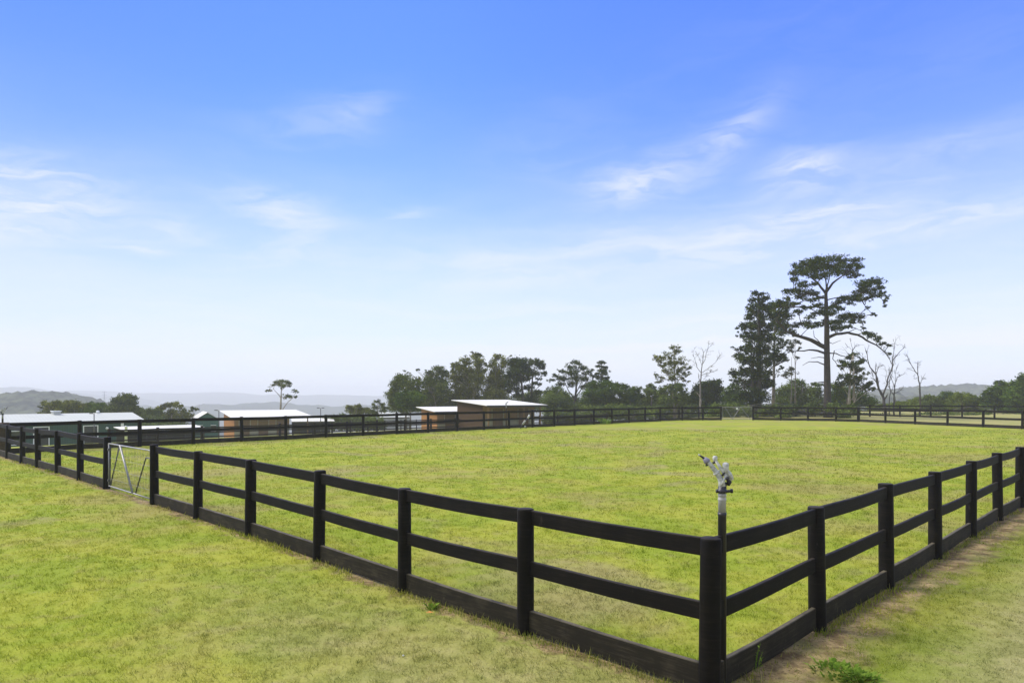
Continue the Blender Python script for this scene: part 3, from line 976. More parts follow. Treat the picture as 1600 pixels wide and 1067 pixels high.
# brown strainer post at the far left
root = empty('strainer_post', (*at(4, 700, 30.3).xy, 0.0), 'thick brown weathered strainer post at the left edge', 'post')
make_post(timber_mat('brown weathered timber', (.05, .038, .024), (.11, .085, .055), .9), root.location.x, root.location.y, tz(root.location.x, root.location.y), 1.42, .26, root, 'timber_post')


# ------------------------------------------------------------------ buildings
def slab(mb, corners, th):
    """thin solid sheet given four top corners (counter-clockwise seen from above)"""
    T = [Vector(c) for c in corners]
    Bt = [c - Vector((0, 0, th)) for c in T]
    mb.add(T + Bt, [(0, 1, 2, 3), (7, 6, 5, 4), (0, 4, 5, 1), (1, 5, 6, 2), (2, 6, 7, 3), (3, 7, 4, 0)])


def wall_prism(mb, foot, tops):
    """closed wall ring: foot points (x, y), wall heights per point"""
    n = len(foot)
    V = [(x, y, -.6) for x, y in foot] + [(x, y, t) for (x, y), t in zip(foot, tops)]
    mb.add(V, [(i, (i + 1) % n, n + (i + 1) % n, n + i) for i in range(n)])


def skillion(loc, yaw, W, Dp, h0, h1, label, group, wall_w=None, veranda=0.0, over=.5, front='barn_dark', doors=3, end='barn_wood'):
    root = empty('stable', loc, label, 'stable', group, yaw)
    ww = wall_w or W
    y0 = veranda
    sl = (h1 - h0) / (Dp - 0.0)
    mb = MB()
    # same boards all round; sun and shade on each wall painted into its colour
    wl = [[(0, y0), (0, Dp)], [(ww, Dp), (ww, y0)], [(0, Dp), (ww, Dp)]]
    for (a, b) in wl:
        V = [(*a, -.7), (*b, -.7), (*b, h0 + sl * b[1] - .04), (*a, h0 + sl * a[1] - .04)]
        mb.add(V, [(0, 1, 2, 3)])
        # inner skin so the wall has thickness
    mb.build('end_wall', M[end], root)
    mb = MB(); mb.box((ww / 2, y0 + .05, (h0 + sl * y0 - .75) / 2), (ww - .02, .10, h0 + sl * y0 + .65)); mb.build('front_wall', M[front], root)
    mb = MB(); mb.box((ww / 2, y0 - .012, .45), (ww - .06, .022, 1.1)); mb.build('wall_lining', M['lining'], root)
    for k in range(doors):
        x = ww * (k + .55) / doors
        mb = MB(); mb.box((x, y0 - .05, .98), (1.15, .05, 1.96), 0, .01); d = mb.build('stable_door', M['barn_door'], root)
        mb = MB(); mb.box((x - .66, y0 - .05, 1.0), (.07, .05, 2.0)); mb.box((x + .66, y0 - .05, 1.0), (.07, .05, 2.0)); mb.build('frame', M['lining'], d)
        mb = MB(); mb.box((x + .45, y0 - .085, 1.05), (.12, .02, .05)); mb.build('bolt', M['dull_steel'], d)
    mb = MB()
    slab(mb, [(-over, -over, h0 - sl * over + .06), (W + over, -over, h0 - sl * over + .06), (W + over, Dp + over, h1 + sl * over + .06), (-over, Dp + over, h1 + sl * over + .06)], .06)
    mb.build('roof', M['roof'], root)
    mb = MB(); mb.box((W / 2, -over - .03, h0 - sl * over - .05), (W + over * 2, .05, .16)); mb.build('gutter', M['dark_trim'], root)
    n = 4
    for k in range(n):
        x = W * k / (n - 1)
        if veranda or x > ww + .2:
            mb = MB(); mb.box((min(x, W - .06), .1, h0 / 2 - .35), (.13, .13, h0 + .66), 0, .01); mb.build('post', M['barn_dark'], root)
    return root


def put(px, py, Z):
    p = at(px, py, Z)
    return (p.x, p.y, p.z)


SH = 'wooden stables with white skillion roofs'
skillion(put(366, 682, 85), math.radians(31), 9.0, 8.0, 2.35, 2.95, 'long orange brown stable with a white roof behind the fence on the left', SH, wall_w=6.6, doors=3)
skillion(put(764, 670, 70), math.radians(28), 6.1, 8.0, 2.36, 2.78, 'largest stable in the middle with a dark shaded front under a white roof', SH, veranda=1.4, doors=2, end='barn_end_shade')
skillion(put(683, 675, 78), math.radians(28), 5.6, 5.0, 2.30, 2.66, 'smaller orange ended stable just left of the large middle stable', SH, doors=2)


def gable_shed(loc, yaw, W, Dp, h, ridge_h, label, name, cat, wallm, roofm, along_x=True, over=.3):
    """long shed whose ridge runs along local x"""
    root = empty(name, loc, label, cat, None, yaw)
    mb = MB()
    wall_prism(mb, [(0, 0), (W, 0), (W, Dp), (0, Dp)], [h] * 4)
    for x in (0, W):
        mb.add([(x, 0, h), (x, Dp, h), (x, Dp / 2, ridge_h)], [(0, 1, 2)])
    mb.build('wall', M[wallm], root)
    sl = (ridge_h - h) / (Dp / 2)
    mb = MB()
    slab(mb, [(-over, -over, h - sl * over + .08), (W + over, -over, h - sl * over + .08), (W + over, Dp / 2, ridge_h + .08), (-over, Dp / 2, ridge_h + .08)], .05)
    slab(mb, [(-over, Dp / 2 + .004, ridge_h + .08), (W + over, Dp / 2 + .004, ridge_h + .08), (W + over, Dp + over, h - sl * over + .08), (-over, Dp + over, h - sl * over + .08)], .05)
    mb.build('roof', M[roofm], root)
    mb = MB(); mb.box((W / 2, -over - .06, h - sl * over - .02), (W + 2 * over, .10, .20)); mb.build('gutter', M['dark_trim'], root)
    return root


# big green shed on the left (its near right corner seen at column 222)
yaw = math.radians(41.7)
Wg = 19.0
cr = at(221, 690, 88)
loc = (cr.x - Wg * math.cos(yaw), cr.y - Wg * math.sin(yaw), -3.45)
gs = gable_shed(loc, yaw, Wg, 11.5, 2.85, 3.62, 'long green shed with a pale low pitched roof at the far left', 'green_shed', 'shed', 'green_steel', 'roof_dim')
for x in (Wg - 10.6, Wg - 5.6):
    mb = MB(); mb.box((x - .75, -.06, 1.1), (.10, .08, 2.3)); mb.box((x + .75, -.06, 1.1), (.10, .08, 2.3)); mb.box((x, -.06, 2.29), (1.6, .08, .10))
    fr = mb.build('door_frame', M['white_trim'], gs)
    mb = MB(); mb.box((x, -.03, 1.1), (1.38, .05, 2.2)); mb.build('door_panel', M['dark_trim'], fr)
mb = MB(); mb.box((Wg - 13.2, -.05, 1.1), (2.2, .06, 1.5)); w = mb.build('window', M['glass'], gs)
mb = MB(); mb.box((Wg - 13.2, -.07, 1.9), (2.4, .07, .09)); mb.box((Wg - 13.2, -.07, .32), (2.4, .07, .09)); mb.build('frame', M['white_trim'], w)
mb = MB(); mb.box((Wg - 2.2, -.16, 1.3), (.32, .10, 2.75)); mb.build('downpipe', M['white_trim'], gs)
mb = MB(); mb.lathe([(.05, -.16), (.15, -.1), (.17, 0), (.13, .12), (.04, .16)], (Wg - 3.9, -.3, 1.95), 12); lm = mb.build('wall_lamp', M['white_trim'], gs, True)
mb = MB(); mb.tube([(Wg - 3.9, -.05, 2.05), (Wg - 3.9, -.30, 2.05)], .03, 6); mb.build('bracket', M['dark_trim'], lm)
mb = MB(); mb.box((Wg - 8.4, 5.2, 3.74), (.8, .8, .42), .2, .03); vb = mb.build('roof_vent', M['pale_wall'], gs)
mb = MB(); mb.box((Wg - 8.4, 5.2, 4.0), (.95, .95, .10), .2, .02); mb.build('cap', M['white_trim'], vb)
mb = MB(); mb.lathe([(.10, 0), (.10, .22), (.20, .30), (.20, .42), (.12, .50), (.02, .52)], (Wg - 3.8, 5.4, 3.50), 14); mb.build('whirling_vent', M['white_trim'], gs, True)

# teal gable house left of the long stable
yaw = math.radians(118)
p = at(343, 680, 112)
W2, D2 = 11.0, 3.6
hs = empty('teal_cottage', (p.x, p.y, -4.3), 'small teal gabled cottage with a pale roof beside the long stable', 'cottage', None, math.radians(28))
mb = MB()
wall_prism(mb, [(-3.6, 0), (0, 0), (0, 9), (-3.6, 9)], [2.9] * 4)
for y in (0, 9):
    mb.add([(-3.6, y, 2.9), (0, y, 2.9), (-1.8, y, 4.0)], [(0, 1, 2)])
mb.build('wall', M['teal_steel'], hs)
mb = MB()
slab(mb, [(-1.8, -.25, 4.08), (.35, -.25, 2.76), (.35, 9.3, 2.76), (-1.8, 9.3, 4.08)], .06)
slab(mb, [(-3.95, -.25, 2.76), (-1.804, -.25, 4.08), (-1.804, 9.3, 4.08), (-3.95, 9.3, 2.76)], .06)
mb.build('roof', M['roof'], hs)
for x in (-2.9, -.9):
    mb = MB(); mb.box((x, -.03, 1.5), (.7, .05, .9)); w = mb.build('window', M['glass'], hs)
    mb = MB(); mb.box((x, -.05, 1.99), (.84, .05, .07)); mb.box((x, -.05, 1.01), (.84, .05, .07)); mb.build('frame', M['white_trim'], w)

# low white roof right of the long stable, and the low shelter in front of the green shed
def low_shelter(loc, yaw, W, Dp, h0, h1, label, name, bars=True, wall='dark_trim'):
    root = empty(name, loc, label, 'shelter', None, yaw)
    mb = MB(); slab(mb, [(-.2, -.2, h0), (W + .2, -.2, h0), (W + .2, Dp + .2, h1), (-.2, Dp + .2, h1)], .07); mb.build('roof', M['roof'], root)
    for x in np.linspace(.1, W - .1, 5):
        mb = MB(); mb.box((x, .08, h0 / 2 - .35), (.12, .12, h0 + .55)); mb.build('post', M['dark_trim'], root)
    mb = MB(); mb.box((W / 2, Dp - .1, h1 / 2 - .4), (W, .08, h1 + .5)); mb.build('back_wall', M[wall], root)
    if bars:
        mb = MB()
        for z in np.linspace(.2, h0 - .45, 3):
            mb.box((W / 2, .08, z), (W - .2, .06, .12))
        mb.build('side_rails', M['old_timber'], root)
    return root


p = at(196, 690, 72.5)
low_shelter((p.x, p.y, tz(p.x, p.y) + .05), math.radians(42), 8.0, 4.0, 1.22, 1.42, 'low white roofed pen shelter in front of the green shed near the gate', 'pen_shelter')
p = at(458, 674, 100)
low_shelter((p.x, p.y, p.z), math.radians(20), 5.6, 4.5, 1.45, 2.15, 'low white roofed shelter just right of the long orange stable', 'field_shelter', False)

# pale roofed house far behind, left of the trees
p = at(592, 650, 150)
gable_shed((p.x, p.y, -8.6), math.radians(12), 6.5, 6, 6.3, 7.2, 'distant pale roofed house between the fence posts left of the dark gum', 'farm_house', 'house', 'pale_wall', 'roof_dim')


# ------------------------------------------------------------------ poles, pylons, small things
def light_pole(px, y_top, Z, label, heads=1, white=False):
    p = at(px, 690, Z); zb = tz(p.x, p.y); top = EYE - (y_top - YH) / F_PX * Z
    root = empty('light_pole', (p.x, p.y, zb), label, 'light pole', 'slim yard light poles')
    H = top - zb
    mb = MB(); mb.tube([(0, 0, -.2), (0, 0, H)], [.065, .05], 8); mb.build('pole', M['dull_steel' if not white else 'galv'], root, True)
    for k in range(heads):
        s = -1 if k == 0 else 1
        mb = MB(); mb.tube([(0, 0, H - .05), (s * .28, 0, H)], .025, 6); mb.box((s * .34, 0, H + .02), (.34, .2, .10), 0, .02); mb.build('lamp_head', M['dull_steel'], root)


light_pole(147, 646, 79, 'slim light pole in front of the green shed roof')
light_pole(342, 641, 82, 'slim light pole at the left end of the long orange stable')
light_pole(501, 637.5, 96, 'light pole with two heads right of the long orange stable', 2)
p = at(197, 690, 71)
root = empty('white_post', (p.x, p.y, tz(p.x, p.y)), 'thick white post seen through the top of the silver gate', 'post')
mb = MB(); mb.lathe([(.13, -.2), (.13, 1.55), (.15, 1.56), (.15, 1.64), (.05, 1.68)], sides=14); mb.build('column', M['white_trim'], root, True)


def pylon(px, y_top, Z, label):
    p = at(px, y_top, Z)
    base = EYE - (650 - YH) / F_PX * Z
    root = empty('transmission_tower', (p.x, p.y, base), label, 'pylon', 'power pylons on the far ridge')
    H = p.z - base
    mb = MB()
    for sx in (-1, 1):
        for sy in (-1, 1):
            mb.tube([(sx * 3.2, sy * 3.2, 0), (sx * .7, sy * .7, H * .7), (0, 0, H)], .28, 4)
    n = 7
    for k in range(n):
        a, b = k / n, (k + 1) / n
        wa, wb = 3.2 - 2.6 * a, 3.2 - 2.6 * b
        for sy in (-1, 1):
            mb.tube([(-wa, sy * wa, H * .75 * a), (wb, sy * wb, H * .75 * b)], .16, 4)
            mb.tube([(wa, sy * wa, H * .75 * a), (-wb, sy * wb, H * .75 * b)], .16, 4)
    mb.build('lattice', M['dull_steel'], root)
    mb = MB()
    for f in (.72, .84, .95):
        mb.tube([(-5, 0, H * f), (0, 0, H * f + 1), (5, 0, H * f)], .22, 4)
    mb.build('cross_arms', M['dull_steel'], root)


pylon(163, 611, 1300, 'faint lattice power pylon on the misty ridge left of the domed tree')
pylon(311, 632, 1300, 'faint lattice power pylon just left of the teal cottage')

# ------------------------------------------------------------------ trees
ZM = {3: (600, 530, .2, .2), 4: (880, 520, .2, .2), 5: (1120, 390, .2624, .2624), 6: (1360, 540, .15, .15), 1: (0, 560, .25, .25), 2: (380, 580, .2, .2), 0: (0, 0, 1, 1)}


def leaf_cloud(C, R, n, L, rng, stretch=1.0, fuzz=.20):
    """n leaf faces gathered in sub-clumps inside an ellipsoid"""
    R = np.asarray(R)
    k = max(4, int(n / 26))
    d = rng.normal(size=(k, 3)); d /= np.linalg.norm(d, axis=1)[:, None]
    rad = rng.random(k) ** .45
    sub = d * rad[:, None] * R * .92
    idx = rng.integers(0, k, n)
    sp = R.mean() * fuzz
    P = C + sub[idx] + rng.normal(size=(n, 3)) * sp * np.array([1, 1, .75])
    u = rng.normal(size=(n, 3)); u[:, 2] *= .7
    u /= np.linalg.norm(u, axis=1)[:, None]
    w = rng.normal(size=(n, 3)); w -= (w * u).sum(1)[:, None] * u
    w /= np.linalg.norm(w, axis=1)[:, None]
    l = L * (.55 + .9 * rng.random(n))[:, None]
    b = l * .42 * stretch
    V = np.empty((n, 4, 3))
    V[:, 0] = P - u * l * .5; V[:, 1] = P + w * b * .5 + u * l * .05
    V[:, 2] = P + u * l * .5; V[:, 3] = P - w * b * .5 - u * l * .05
    # per sub-clump tone plus per leaf tone
    tone = rng.random(k)[idx] * .62 + rng.random(n) * .38
    return V.reshape(-1, 3), tone


def limb(mb, a, b, r0, r1, sag, rng, seg=5, sides=6):
    a, b = Vector(a), Vector(b)
    d = b - a
    pts, rad = [], []
    wob = Vector(rng.normal(size=3)) * d.length * .04
    for i in range(seg + 1):
        f = i / seg
        p = a + d * f + Vector((0, 0, sag * d.length * math.sin(math.pi * f))) + wob * math.sin(math.pi * f * 1.5)
        pts.append(p); rad.append(r0 + (r1 - r0) * f)
    mb.tube(pts, rad, sides)


class TreeSpec:
    n = 0


def tree(name, label, cat, zoom, bx, D, clumps, leaf, bark, group, density=2.2, L=.26, trunk=None, trunk_r=.16, limbs=None, base_z=None, sparse=1.0, yoff=0.0, seed=None, trunks=None, depth=.55, fuzz=.20, halo=0.0, grow=1.08):
    """clumps (x, y, rx, ry) and trunk polylines are read in the coordinates of one of the enlarged views"""
    TreeSpec.n += 1
    rng = np.random.default_rng(seed or (500 + TreeSpec.n))
    ox, oy, kx, ky = ZM[zoom]
    def px(q): return ox + q[0] * kx, oy + q[1] * ky
    bpx = ox + bx * kx
    X, Y = (bpx - 800) / F_PX * D, D
    zb = tz(X, Y) if base_z is None else base_z
    root = empty(name, (X, Y, zb), label, cat, group)
    sc_ = D / F_PX
    def loc(q, y=0.0):
        a, b = px(q)
        k = (D + y) / F_PX
        return Vector(((a - 800) * k - X, y, EYE - (b - YH) * k - zb))
    span = max([abs(loc(c)[0]) + c[2] * kx * sc_ for c in clumps], default=1.5)
    mb = MB()
    top = max([loc(c)[2] for c in clumps], default=4.0)
    tr = trunks or ([trunk] if trunk else [[(bx, None), None]])
    main = []
    for line in tr:
        if line[-1] is None:                      # default trunk: straight up to 70 % of the crown
            pts = [Vector((0, 0, -.3)), Vector((rng.normal() * .1, 0, top * .4)), Vector((rng.normal() * .25, rng.normal() * .2, top * .85))]
        else:
            pts = [loc(q, rng.normal() * .06 * i) for i, q in enumerate(line)]
            if line is tr[0]:
                pts[0].z = min(pts[0].z, -.3)
        rr = trunk_r * (1.0 if line is tr[0] else .7)
        rad = [rr * (1.25 if i == 0 else 1.0) * (1 - .72 * i / max(1, len(pts) - 1)) for i in range(len(pts))]
        mb.tube(pts, rad, 9)
        main.append(pts)
    spine = main[0]
    def spine_at(z):
        for a, b in zip(spine[:-1], spine[1:]):
            if a.z <= z <= b.z:
                return a.lerp(b, (z - a.z) / max(1e-6, b.z - a.z))
        return spine[-1] if z > spine[-1].z else spine[0]
    lastV, lastR = [], []
    joints = [p for ln_ in main for i, p in enumerate(ln_) if i] + [a.lerp(b, .5) for ln_ in main for a, b in zip(ln_[1:-1], ln_[2:])]
    for (a, b, r0, r1) in (limbs or []):
        pts = [loc(q) for q in a]
        yy = rng.normal() * .25 * (pts[-1] - pts[0]).length if b is None else b
        pts = [loc(q, yy * i / max(1, len(pts) - 1)) for i, q in enumerate(a)]
        # subdivide with a little wobble
        fine = []
        for i in range(len(pts) - 1):
            for f in (0, .5):
                fine.append(pts[i].lerp(pts[i + 1], f) + Vector(rng.normal(size=3)) * (.03 * (pts[i + 1] - pts[i]).length if f else 0))
        fine.append(pts[-1])
        mb.tube(fine, list(np.linspace(r0, r1, len(fine))), 6)
        joints += fine[2:]
    for (cx, cy, rx, ry) in clumps:
        C = loc((cx, cy))
        a, b = rx * kx * sc_ * grow, ry * ky * sc_ * grow
        dep = rng.uniform(-1, 1) * span * depth * (1 - .5 * abs(C.x) / (span + .01))
        C = loc((cx, cy), dep)
        cz = max(a * .8, b)
        area = math.pi * a * b
        n = int(max(40, density * 2.5 * area / (L * L * .21) * sparse))
        V, tn = leaf_cloud(np.array(C), (a, cz, b), n, L, rng, 1.0, fuzz)
        lastV.append(V); lastR.append(tn)
        if halo:                                  # thin sprays around each clump
            V, tn = leaf_cloud(np.array(C) + rng.normal(size=3) * b * .4, (a * 1.35, cz * 1.2, b * 1.6), int(n * halo), L * .9, rng, 1.0, .12)
            lastV.append(V); lastR.append(tn)
        if limbs:
            j = min(joints, key=lambda q: math.hypot(q.x - C.x, q.z - C.z) + (2.0 if q.z > C.z + .3 else 0))
            C = loc((cx, cy), j.y + dep * .25)
            r0 = min(.06, max(.028, trunk_r * .12))
        else:
            zj = max(.25 * C.z, C.z - .75 * (abs(C.x) + abs(C.y)) - .4 * b)
            j = spine_at(zj)
            r0 = max(.028, trunk_r * .24)
        limb(mb, j, C + Vector((0, 0, -.2 * b)), r0, .02, .06, rng)
        for t in range(3):
            e = C + Vector((rng.normal() * a * .5, rng.normal() * cz * .4, rng.normal() * b * .4))
            limb(mb, j.lerp(C, .65), e, r0 * .5, .012, .04, rng, 3, 4)
    mb.build('trunk', M[bark], root, True)
    if lastV:
        np_mesh('crown', np.concatenate(lastV), 4, M[leaf], root, np.concatenate(lastR))
    return root


GR = 'trees behind the stables'
# --- grove behind the middle stables (view 3)
tree('gum_tree', 'dark bushy gum tree at the left end of the grove beside the small stable', 'tree', 3, 175, 104,
     [(150, 320, 75, 45), (100, 370, 60, 45), (210, 370, 85, 60), (70, 430, 40, 40), (90, 480, 60, 50), (200, 470, 110, 60), (150, 530, 90, 50), (250, 520, 70, 50), (55, 395, 22, 16), (270, 450, 40, 60)],
     'gum', 'bark_grey', GR, 2.6)
tree('bushy_tree', 'yellowish round bush in front of the dark gum left of the small stable', 'tree', 3, 205, 98, [(190, 450, 95, 42), (130, 490, 60, 40), (260, 470, 60, 45), (200, 510, 100, 50)], 'bush', 'bark_grey', GR, 2.6)
tree('gum_tree', 'open gum tree with a wispy top behind the small stable', 'tree', 3, 400, 110,
     [(430, 240, 60, 32), (480, 270, 40, 30), (390, 290, 70, 40), (345, 340, 50, 45), (430, 340, 80, 50), (370, 400, 80, 50), (460, 400, 70, 60), (420, 470, 90, 50), (330, 450, 50, 50), (265, 315, 30, 28), (290, 350, 30, 25), (265, 240, 22, 7), (335, 252, 34, 9), (155, 245, 16, 5), (190, 262, 14, 5)],
     'gum', 'bark_grey', GR, 2.1)
tree('gum_tree', 'tallest olive gum of the grove above the white stable roofs', 'tree', 3, 690, 112,
     [(715, 130, 42, 34), (690, 105, 14, 9), (640, 175, 50, 32), (560, 205, 45, 30), (745, 185, 55, 38), (790, 195, 22, 16), (600, 240, 65, 34), (690, 260, 80, 45), (560, 300, 55, 40), (640, 320, 90, 50), (740, 320, 70, 50), (570, 380, 60, 50), (680, 400, 100, 60), (560, 450, 80, 45), (680, 470, 100, 50), (530, 250, 20, 20), (760, 250, 45, 30)],
     'gum_olive', 'bark_pale', GR, 1.9, L=.26, halo=.2, trunk=[(690, 560), (700, 420), (720, 280), (715, 150)], trunk_r=.22)
tree('gum_tree', 'olive gum with a light feathery top between the tall gum and the dark pine', 'tree', 3, 880, 110,
     [(880, 145, 50, 26), (905, 120, 16, 9), (855, 195, 45, 32), (935, 185, 30, 50), (880, 265, 70, 50), (840, 310, 50, 40), (870, 360, 80, 60), (930, 340, 50, 60), (890, 430, 90, 60), (820, 430, 50, 60), (995, 130, 14, 5)],
     'gum_olive', 'bark_grey', GR, 2.1)
tree('pine_tree', 'dark flat topped pine behind the right end of the large stable', 'tree', 3, 1085, 108,
     [(1045, 170, 75, 28), (1000, 200, 55, 28), (1100, 200, 60, 32), (1050, 245, 95, 38), (985, 280, 50, 40), (1060, 305, 70, 40), (1000, 350, 60, 38), (1040, 400, 50, 22), (975, 400, 30, 22), (1120, 250, 40, 28), (1040, 440, 40, 20)],
     'conifer', 'bark_dark', GR, 2.4, trunk=[(1085, 560), (1083, 420), (1070, 300), (1055, 180)], trunk_r=.24)
tree('pine_tree', 'forked dark pine at the right end of the grove with bare lower trunk', 'tree', 3, 1150, 110,
     [(1185, 175, 62, 24), (1215, 215, 45, 28), (1252, 268, 30, 18), (1165, 265, 50, 28), (1210, 310, 24, 12), (1130, 300, 30, 22), (1190, 345, 40, 16), (1130, 375, 40, 22), (1225, 355, 20, 12), (1195, 420, 40, 22), (1140, 470, 50, 28), (1170, 500, 60, 22)],
     'conifer', 'bark_dark', GR, 2.2, trunk=[(1150, 560), (1152, 420), (1160, 300), (1185, 180)], trunk_r=.2)
tree('pine_tree', 'wide spreading pine with open forked limbs right of the stable', 'tree', 3, 1490, 112,
     [(1500, 185, 52, 18), (1455, 215, 40, 18), (1545, 225, 50, 20), (1400, 250, 40, 14), (1470, 255, 70, 24), (1340, 285, 38, 12), (1310, 318, 36, 11), (1400, 305, 60, 22), (1500, 300, 60, 26), (1580, 265, 40, 14), (1640, 290, 40, 14), (1560, 310, 50, 20), (1620, 340, 45, 18), (1380, 350, 40, 20), (1470, 350, 50, 22), (1560, 370, 40, 20), (1610, 245, 30, 12)],
     'pine', 'bark_dark', GR, 1.5, L=.24, halo=.25, trunk=[(1490, 570), (1492, 480), (1500, 400), (1505, 300), (1500, 200)], trunk_r=.24,
     limbs=[([(1492, 470), (1440, 400), (1400, 320)], None, .11, .03), ([(1497, 450), (1560, 360), (1610, 280)], None, .11, .03), ([(1498, 430), (1540, 340), (1560, 250)], None, .08, .03)])
tree('bushy_tree', 'grey green bush in front of the spreading pine at the stable corner', 'tree', 3, 1330, 104, [(1290, 420, 45, 38), (1350, 400, 50, 40), (1320, 470, 90, 55), (1400, 460, 60, 60), (1270, 500, 40, 40), (1390, 520, 80, 50), (1300, 540, 80, 40)], 'bush_far', 'bark_grey', GR, 2.2)
# --- middle trees (view 4)
MG = 'trees along the far end of the arena'
tree('pine_tree', 'slender layered pine standing above the round bushes in the middle', 'tree', 4, 296, 112,
     [(298, 232, 40, 12), (275, 262, 30, 12), (325, 268, 38, 14), (300, 292, 45, 14), (340, 305, 28, 10), (265, 315, 24, 12), (310, 325, 40, 12), (285, 350, 40, 14), (350, 350, 34, 9), (320, 370, 40, 16)],
     'pine', 'bark_dark', MG, 2.2, trunk=[(296, 600), (297, 420), (298, 240)], trunk_r=.16)
tree('bushy_tree', 'broad dark green tree with a domed crown below the slender pine', 'tree', 4, 330, 104,
     [(370, 400, 62, 26), (300, 410, 80, 36), (440, 420, 60, 30), (490, 420, 26, 14), (230, 420, 55, 40), (400, 460, 70, 40), (300, 480, 100, 50), (200, 480, 60, 50), (370, 530, 70, 40), (250, 540, 100, 40), (180, 540, 50, 40)],
     'bush', 'bark_grey', MG, 2.2)
tree('bushy_tree', 'mid green rounded tree right of the broad domed tree', 'tree', 4, 530, 104, [(575, 438, 42, 22), (520, 455, 50, 32), (590, 480, 40, 34), (460, 480, 50, 30), (540, 510, 90, 44), (470, 540, 60, 34)], 'bush', 'bark_grey', MG, 2.2)
tree('bushy_tree', 'narrow upright bush left of the loose olive gum', 'tree', 4, 690, 102, [(692, 420, 40, 24), (665, 460, 36, 34), (710, 470, 36, 34), (680, 530, 56, 46), (740, 520, 50, 50), (630, 540, 50, 34)], 'bush_far', 'bark_grey', MG, 2.4)
tree('gum_tree', 'loose olive gum with pale stems and an uneven leafy crown', 'tree', 4, 880, 98,
     [(850, 120, 34, 20), (880, 150, 50, 30), (830, 185, 50, 30), (905, 110, 24, 12), (720, 185, 28, 26), (745, 215, 40, 22), (780, 195, 40, 24), (780, 250, 45, 30), (850, 240, 60, 36), (920, 220, 50, 36), (960, 265, 40, 26), (990, 275, 18, 14), (820, 300, 55, 36), (900, 300, 60, 36), (965, 320, 28, 26), (860, 355, 50, 34), (930, 360, 30, 24), (970, 380, 22, 16), (720, 335, 28, 20), (740, 375, 24, 24), (770, 355, 28, 24)],
     'gum_olive', 'bark_pale', MG, 1.0, L=.22, fuzz=.20, halo=.3, grow=1.0, trunk=[(880, 600), (878, 450), (870, 300), (865, 150)], trunk_r=.15,
     limbs=[([(878, 440), (820, 330), (750, 220)], None, .06, .02), ([(878, 420), (930, 320), (965, 260)], None, .06, .02)])
tree('bushy_tree', 'green undergrowth clump around the foot of the loose olive gum', 'tree', 4, 870, 96, [(850, 430, 60, 36), (920, 430, 50, 40), (780, 450, 44, 38), (860, 490, 80, 46), (940, 500, 50, 44), (800, 530, 80, 40), (890, 550, 90, 36)], 'bush_far', 'bark_grey', MG, 2.2)
tree('bushy_tree', 'dark round tree behind the pale dead tree left of the conifer', 'tree', 4, 1140, 102,
     [(1150, 395, 66, 26), (1195, 395, 50, 30), (1080, 425, 60, 34), (1220, 440, 40, 34), (1140, 450, 100, 50), (1040, 460, 40, 34), (1080, 510, 90, 50), (1180, 510, 90, 56), (1000, 520, 50, 40), (1110, 560, 110, 40)],
     'conifer', 'bark_dark', MG, 2.6)
tree('bushy_tree', 'green bushes filling the gap between the dark round tree and the conifer', 'tree', 4, 1300, 100, [(1330, 430, 50, 34), (1280, 470, 50, 44), (1360, 480, 50, 50), (1310, 530, 80, 46), (1400, 540, 60, 40)], 'bush', 'bark_grey', MG, 2.2)


# --- dead trees
def dead_tree(label, zoom, bx, D, lines, r, group='bare dead trees', twigs=7, bark='bark_dead', seed=None):
    TreeSpec.n += 1
    rng = np.random.default_rng(seed or (900 + TreeSpec.n))
    ox, oy, kx, ky = ZM[zoom]
    bpx = ox + bx * kx
    X, Y = (bpx - 800) / F_PX * D, D
    zb = tz(X, Y)
    root = empty('dead_tree', (X, Y, zb), label, 'dead tree', group)
    s = D / F_PX
    def loc(q, y=0.0):
        k = (D + y) / F_PX
        return Vector(((ox + q[0] * kx - 800) * k - X, y, EYE - (oy + q[1] * ky - YH) * k - zb))
    mt, mbr = MB(), MB()
    for k, (line, r0, r1) in enumerate(lines):
        pts = [loc(q) for q in line]
        if k == 0:
            pts[0].z = min(pts[0].z, -.3)
        yy = rng.normal() * .35 * (pts[-1] - pts[0]).length if k else 0
        pts = [loc(q, yy * i / (len(pts) - 1)) for i, q in enumerate(line)]
        if k == 0:
            pts[0].z = min(pts[0].z, -.3)
        fine = []
        for i in range(len(pts) - 1):
            for f in (0, .34, .67):
                fine.append(pts[i].lerp(pts[i + 1], f) + (Vector(rng.normal(size=3)) * .035 * (pts[i + 1] - pts[i]).length if f else Vector()))
        fine.append(pts[-1])
        (mt if k == 0 else mbr).tube(fine, list(np.linspace(r0, r1, len(fine)) * .78), 6)
        # side twigs that fork again
        for t in range(twigs if k else twigs // 2):
            i = rng.integers(len(fine) // 3, len(fine) - 1)
            a = fine[i]; dirn = (fine[-1] - fine[max(0, i - 2)]).normalized()
            e = a + (dirn + Vector(rng.normal(size=3)) * .75 + Vector((0, 0, .35))).normalized() * (pts[-1] - pts[0]).length * rng.uniform(.14, .34)
            limb(mbr, a, e, max(r1 * .8, .015), .008, .08, rng, 4, 4)
            for u in range(2):
                m_ = a.lerp(e, rng.uniform(.4, .8))
                limb(mbr, m_, m_ + ((e - a).normalized() + Vector(rng.normal(size=3)) * .7).normalized() * (e - a).length * .5, .013, .007, .05, rng, 3, 4)
    mt.build('trunk', M[bark], root, True)
    mbr.build('branches', M[bark], root, True)
    return root


